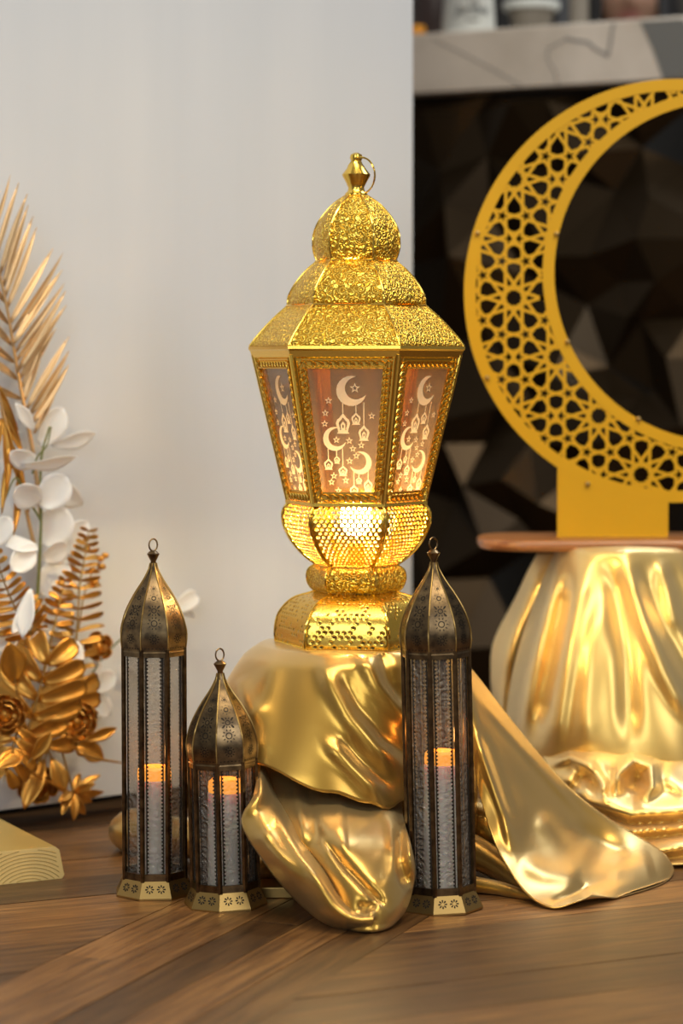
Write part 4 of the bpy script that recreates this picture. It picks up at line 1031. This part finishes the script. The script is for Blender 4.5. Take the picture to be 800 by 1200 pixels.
for tx, ty, w in ((118, 908, 9), (112, 918, 10), (122, 928, 10), (108, 940, 11), (100, 955, 12), (86, 962, 12), (72, 956, 11), (104, 925, 9), (94, 906, 9), (68, 940, 10)):
    leaf_mb(wpt(86, 928, .07), wpt(tx, ty, .08+random.uniform(-.02, .02)), w*.0012, 'drop', .4, .14, random.uniform(-.5, .5)).build('leaf', M['leaf_gold'], ro, solid=.0007)
mb = MB(); mb.tube([wpt(86, 928, .07), wpt(78, 900, .07), wpt(70, 870, .065)], [.002, .0016, .0014], 6); mb.build('stalk', M['stem_gold'], ro)
for a, b, lb in (((92, 884), (143, 894), 'bright straight gold twig under the round rose reaching right'), ((22, 898), (82, 928), 'straight gold twig crossing the low bloom')):
    mb = MB(); A, B = wpt(*a, .085), wpt(*b, .08); mb.tube([A+(A-B)*.1+Vector((0, 0, .01)), A, A.lerp(B, .5)-Vector((0, 0, .001)), B], [.0013, .0022, .002, .0012], 6); tag(mb.build('gold_twig', M['leaf_gold'], None), lb, 'twig')

# ------------------------------------------------------------------ things standing on the bar counter
def cnt(px, py, back): return P(px, py, barY(px, -back))
def on_bar(px, back): q = cnt(px, 30, back); return Vector((q.x, q.y, zt))
M['cup_white'] = mat('white_paper_cup', (.72, .74, .70), .5); M['ink'] = mat('black_print', (.03, .03, .03), .6)
M['dark_brown'] = mat('dark_brown_glaze', (.055, .035, .032), .4); M['taupe'] = mat('taupe_plastic', (.22, .19, .15), .45); M['charcoal'] = mat('charcoal_metal', (.03, .03, .033), .4)
M['orange'] = mat('orange_plastic', (.9, .36, .01), .4)
pxm = 4.33/FPX
c = on_bar(549, .06); cup = thing('paper_cup', 'white paper cup with black printed logo on the marble counter', 'cup', c)
mb = MB(); mb.lathe([(.0005, .004), (.044, .004), (.046, 0), (.048, .002), (.040, .125), (.042, .129), (.040, .132), (.038, .128), (.044, .008), (.0005, .008)], 32, 0, c); body = mb.build('cup_body', M['cup_white'], cup, True, 50)
mb = MB(); mb.lathe([(.0425, .126), (.0435, .130), (.0435, .137), (.040, .141), (.0005, .141)], 32, 0, c); mb.build('lid', M['charcoal'], cup, True, 50)
def text_mesh(body_txt, size, shear=0.):
    cu = bpy.data.curves.new('lettering', 'FONT'); cu.body = body_txt; cu.size = size; cu.align_x = 'CENTER'; cu.shear = shear; cu.offset = size*.012
    o = bpy.data.objects.new('lettering', cu); COL.objects.link(o); dg = bpy.context.evaluated_depsgraph_get(); me = bpy.data.meshes.new_from_object(o.evaluated_get(dg))
    vs = [v.co.copy() for v in me.vertices]; fs = [tuple(p.vertices) for p in me.polygons]; bpy.data.objects.remove(o); return vs, fs
def wrap(mb, vs, fs, dx, z):
    for v in vs: pass
    out = []
    for v in vs:
        zz = z+v.y; r = .0482-(.008)*(zz/.125)+.0004; a = (v.x+dx)/r-pi/2+.10
        out.append(c+Vector((r*cos(a), r*sin(a), zz)))
    mb.add(out, fs)
mb = MB(); vs, fs = text_mesh('Jurible', .024, .25); wrap(mb, vs, fs, -.001, .031)
mb.add(*[[c+Vector((.0468*cos(a)*1.003, .0468*sin(a)*1.003, z)) for a in [(-.011+.0037*i)/.0465-pi/2+.10 for i in range(7)] for z in (.0185, .0215)], [(2*i, 2*i+2, 2*i+3, 2*i+1) for i in range(6)]])
vs, fs = text_mesh('LPJ', .014); wrap(mb, vs, fs, .002, .047)
vs, fs = text_mesh('n ma', .013); wrap(mb, vs, fs, -.002, .072)
lg = mb.build('printed_logo', M['ink'], body, False); lg['kind'] = 'stuff'
c = on_bar(508, .15)
mb = MB(); mb.lathe([(.0005, 0), (.030, 0), (.034, .01), (.036, .07), (.031, .10), (.020, .125), (.018, .16), (.021, .165), (.021, .172), (.0005, .172)], 24, 0, c); tag(mb.build('brown_jar', M['dark_brown'], None, True, 50), 'dark brown jar left of the white paper cup on the counter', 'jar')
c = on_bar(489, .05)
mb = MB(); mb.lathe([(.0005, 0), (.013, 0), (.0145, .002), (.0145, .018), (.012, .022), (.0005, .022)], 16, 0, c); tag(mb.build('orange_cap', M['orange'], None, True, 50), 'small orange cap at the left end of the counter', 'cap')
c = on_bar(622, .20); cs = thing('grinder', 'taupe grinder with flared hopper right of the white paper cup', 'grinder', c)
mb = MB(); mb.lathe([(.0005, 0), (.036, 0), (.036, .012), (.032, .018), (.042, .058), (.0005, .058)], 24, 0, c); mb.build('body', M['taupe'], cs, True, 40)
mb = MB(); mb.lathe([(.0005, .0585), (.050, .0585), (.052, .062), (.052, .072), (.0005, .072)], 24, 0, c); mb.build('collar', M['cup_white'], cs, True, 40)
mb = MB(); mb.lathe([(.0005, .0725), (.034, .0725), (.052, .16), (.050, .165), (.0005, .165)], 24, 0, c); mb.build('hopper', M['charcoal'], cs, True, 40)
c = on_bar(592, .26); mb = MB(); mb.lathe([(.0005, 0), (.021, 0), (.021, .12), (.012, .14), (.010, .19), (.012, .20), (.0005, .20)], 20, 0, c); tag(mb.build('dark_bottle', M['charcoal'], None, True, 50), 'black bottle between the paper cup and the grinder', 'bottle')
c = on_bar(660, .30); mb = MB(); mb.box((-.018, -.018, 0), (.018, .018, .26), Matrix.Translation(c)); tag(mb.build('black_stand', M['charcoal'], None, False, bevel=.004), 'square black stand on the counter left of the person', 'stand')
c = on_bar(678, .16); mb = MB(); mb.lathe([(.0005, 0), (.014, 0), (.017, .01), (.018, .2), (.015, .22), (.0005, .22)], 20, 0, c); tag(mb.build('taupe_canister', M['taupe'], None, True, 50), 'taupe canister between the black stand and the person', 'canister')

# ------------------------------------------------------------------ person behind the bar
def person(base, label, face_px):
    t = thing('person', label, 'person', base)
    B = Vector(base); hz = P(face_px[0], face_px[1], base[1]).z      # chin height
    f = Vector((-.12, -1, 0)).normalized(); s = Vector((-f.y, f.x, 0))
    chin = hz
    def W_(x, y, z): return B+s*x+f*y+Vector((0, 0, z))
    sh = chin-.10; hip = chin*.58; kn = chin*.31
    J = [('pel', (0, 0, hip), .115), ('wst', (0, 0, hip+.14), .105), ('chs', (0, 0, sh-.10), .115), ('nck', (0, .01, sh+.015), .052), ('hd0', (0, .025, chin+.01), .050)]
    E = [('pel', 'wst'), ('wst', 'chs'), ('chs', 'nck'), ('nck', 'hd0')]
    for k, sg in (('L', -1), ('R', 1)):
        J += [('s'+k, (sg*.15, 0, sh-.03), .052), ('e'+k, (sg*.20, .05, sh-.27), .040), ('w'+k, (sg*.14, .20, sh-.34), .026), ('p'+k, (sg*.12, .255, sh-.345), .024),
              ('h'+k, (sg*.085, 0, hip-.03), .085), ('k'+k, (sg*.09, .02, kn), .055), ('a'+k, (sg*.09, -.01, .07), .036), ('t'+k, (sg*.10, .12, .032), .030)]
        E += [('chs', 's'+k), ('s'+k, 'e'+k), ('e'+k, 'w'+k), ('w'+k, 'p'+k), ('pel', 'h'+k), ('h'+k, 'k'+k), ('k'+k, 'a'+k), ('a'+k, 't'+k)]
        for q, (dx, L) in enumerate(((-.024, .060), (-.008, .072), (.009, .068), (.024, .055))):
            J += [(f'f{k}{q}', (sg*.12+dx, .255+L*.55, sh-.345), .0085), (f'g{k}{q}', (sg*.12+dx*1.15, .255+L, sh-.365), .007)]; E += [('p'+k, f'f{k}{q}'), (f'f{k}{q}', f'g{k}{q}')]
        J += [(f'th{k}', (sg*.12-sg*.042, .262, sh-.35), .0095), (f'ti{k}', (sg*.12-sg*.05, .295, sh-.36), .008)]; E += [('p'+k, f'th{k}'), (f'th{k}', f'ti{k}')]
    idx = {j[0]: i for i, j in enumerate(J)}
    me = bpy.data.meshes.new('body'); me.from_pydata([W_(*j[1])-B for j in J], [(idx[a], idx[b]) for a, b in E], [])
    o = bpy.data.objects.new('body', me); COL.objects.link(o)
    md = o.modifiers.new('skin', 'SKIN'); 
    for i, j in enumerate(J): me.skin_vertices[0].data[i].radius = (j[2]*(1.25 if j[0] in ('pel', 'wst', 'chs') else 1), j[2]); me.skin_vertices[0].data[i].use_root = (i == 0)
    sb = o.modifiers.new('sub', 'SUBSURF'); sb.levels = 2; sb.render_levels = 2
    dg = bpy.context.evaluated_depsgraph_get(); m2 = bpy.data.meshes.new_from_object(o.evaluated_get(dg)); bpy.data.objects.remove(o)
    bm = bmesh.new(); bm.from_mesh(m2)
    # head: skull, jaw, nose, lips, eye sockets, ears shaped on a dense ball
    hc = W_(0, .045, chin+.105)-B; n0 = len(bm.verts); N, K = 40, 30; vs = []
    for i in range(K+1):
        th_ = pi*i/K
        for j in range(N):
            ph = 2*pi*j/N; x, y, z = sin(th_)*sin(ph), sin(th_)*cos(ph), cos(th_)       # y forward
            X, Y_, Z = x*.081, y*.092, z*.112
            low = max(0, -z); X *= 1-.30*low**1.5; 
            if y > 0: Y_ *= 1-.06*low
            else: Y_ *= 1-.35*low
            fr_ = max(0, y)
            def gs(cx, cz, wx, wz): return exp(-((X-cx)/wx)**2-((Z-cz)/wz)**2)*fr_
            Y_ += .020*gs(0, -.022, .011, .016)+.008*gs(0, .004, .007, .02)+.007*gs(0, -.056, .02, .008)+.009*gs(0, -.090, .02, .014)-.006*gs(0, -.045, .022, .004)-.010*gs(.030, .012, .015, .010)-.010*gs(-.030, .012, .015, .010)+.005*gs(.034, -.02, .02, .02)+.005*gs(-.034, -.02, .02, .02)
            vs.append(bm.verts.new(hc+s*X+f*Y_+Vector((0, 0, Z))))
    for i in range(K):
        for j in range(N): 
            try: bm.faces.new((vs[i*N+j], vs[i*N+(j+1) % N], vs[(i+1)*N+(j+1) % N], vs[(i+1)*N+j]))
            except ValueError: pass
    bmesh.ops.remove_doubles(bm, verts=bm.verts, dist=1e-5)
    for sg in (-1, 1):
        r = bmesh.ops.create_uvsphere(bm, u_segments=10, v_segments=8, radius=1, matrix=Matrix.Translation(hc+s*sg*.082+f*-.005+Vector((0, 0, -.01))) @ Matrix.Diagonal((.010, .018, .030, 1)))
    m3 = bpy.data.meshes.new('body'); bm.to_mesh(m3); bm.free(); bpy.data.meshes.remove(m2)
    skin = mat('skin', (.42, .235, .155), .5, 0, Subsurface_Weight=.1)
    tc_ = nn(skin, 'ShaderNodeTexCoord'); vd = nn(skin, 'ShaderNodeVectorMath', operation='DISTANCE'); mp = nn(skin, 'ShaderNodeMapping'); mp.inputs['Scale'].default_value = (1, .6, 2.6)
    lipc = hc+f*.10+Vector((0, 0, -.050)); lk(skin, tc_.outputs['Object'], mp.inputs[0]); lk(skin, mp.outputs[0], vd.inputs[0]); vd.inputs[1].default_value = (lipc.x, lipc.y*.6, lipc.z*2.6)
    r_ = ramp(skin, vd.outputs['Value'], [(.022, (.35, .13, .10)), (.032, (.42, .235, .155))]); lk(skin, r_.outputs[0], bsdf(skin).inputs['Base Color'])
    m3.materials.append(skin); bo = bpy.data.objects.new('body', m3); COL.objects.link(bo); bo.parent = t
    rm = bo.modifiers.new('remesh', 'REMESH'); rm.mode = 'VOXEL'; rm.voxel_size = .006; rm.use_smooth_shade = True
    sm = bo.modifiers.new('smooth', 'SMOOTH'); sm.factor = .5; sm.iterations = 2
    m4 = bpy.data.meshes.new_from_object(bo.evaluated_get(bpy.context.evaluated_depsgraph_get())); bo.modifiers.clear(); bo.data = m4; m4.name = 'body'; bpy.data.meshes.remove(m3); bo.name = 'body'
    bm = bmesh.new(); bm.from_mesh(m4); seen = set(); isl = []           # keep the one connected body
    for v0 in bm.verts:
        if v0 in seen: continue
        st = [v0]; seen.add(v0); g_ = []
        while st:
            v_ = st.pop(); g_.append(v_)
            for e_ in v_.link_edges:
                w_ = e_.other_vert(v_)
                if w_ not in seen: seen.add(w_); st.append(w_)
        isl.append(g_)
    isl.sort(key=len)
    bmesh.ops.delete(bm, geom=[v for g_ in isl[:-1] for v in g_], context='VERTS')
    for f_ in bm.faces: f_.smooth = True
    bm.to_mesh(m4); bm.free()
    # hair: cap over skull falling to the shoulders
    HM = mat('black_hair', (.012, .010, .010), .45)
    mb = MB(); rows = []
    for i in range(15):
        tt = i/14; row = []
        for j in range(25):
            ph = R(38)+(2*pi-R(76))*j/24
            if tt < .5: th_ = pi*.5*(tt/.5); rx, ry, z = sin(th_)*.094, sin(th_)*.104, cos(th_)*.124
            else: k = (tt-.5)/.5; rx, ry, z = .094+.014*sin(k*3), .104-.01*k, -.22*k
            wv = 1+.02*sin(j*2.3)*tt
            row.append(B+hc+s*(rx*sin(ph)*wv)+f*(ry*cos(ph)*wv-.006)+Vector((0, 0, z)))
        rows.append(row)
    mb.loft(rows, False); h_ = mb.build('hair', HM, t, True, 60, solid=.012)
    EM = mat('eye_dark', (.02, .015, .012), .2); EW = mat('eye_white', (.7, .68, .65), .3)
    for sg in (-1, 1):
        mb = MB(); mb.ball(B+hc+s*sg*.030+f*.074+Vector((0, 0, .012)), .0115, 12, 8); e_ = mb.build('eye', EW, t)
        mb = MB(); mb.ball(B+hc+s*sg*.030+f*.0815+Vector((0, 0, .012)), .0052, 10, 6); mb.build('iris', EM, e_)
    CM = mat('black_shirt', (.018, .018, .020), .8)
    mb = MB(); mb.lathe([(.001, 0)], 3) if False else None
    rings = []
    for z, rx, ry in ((hip-.02, .165, .125), (hip+.10, .150, .118), (sh-.22, .160, .128), (sh-.10, .172, .126), (sh-.03, .165, .10), (sh+.005, .10, .075), (sh+.012, .066, .062)):
        rings.append([B+s*(rx*cos(a))+f*(ry*sin(a))+Vector((0, 0, z)) for a in [2*pi*i/28 for i in range(28)]])
    mb.loft(rings); mb.build('shirt', CM, t, True, 60, solid=.003)
    for sg in (-1, 1):
        a, b, c_ = W_(sg*.145, 0, sh-.03), W_(sg*.20, .05, sh-.27), W_(sg*.145, .185, sh-.335)
        mb = MB(); mb.tube([a, a.lerp(b, .5), b, b.lerp(c_, .5), c_], [.066, .058, .052, .044, .036], 14); mb.build('sleeve', CM, t)
        h0, h1, h2 = W_(sg*.085, 0, hip), W_(sg*.09, .02, kn), W_(sg*.09, -.01, .09)
        mb = MB(); mb.tube([h0, h0.lerp(h1, .5), h1, h1.lerp(h2, .5), h2], [.105, .09, .072, .062, .056], 14); mb.build('trouser_leg', CM, t)
    return t
pp = P(738, 20, 4.93)
person((pp.x, pp.y, 0), 'person in black with long dark hair standing behind the marble counter', (740, 60))
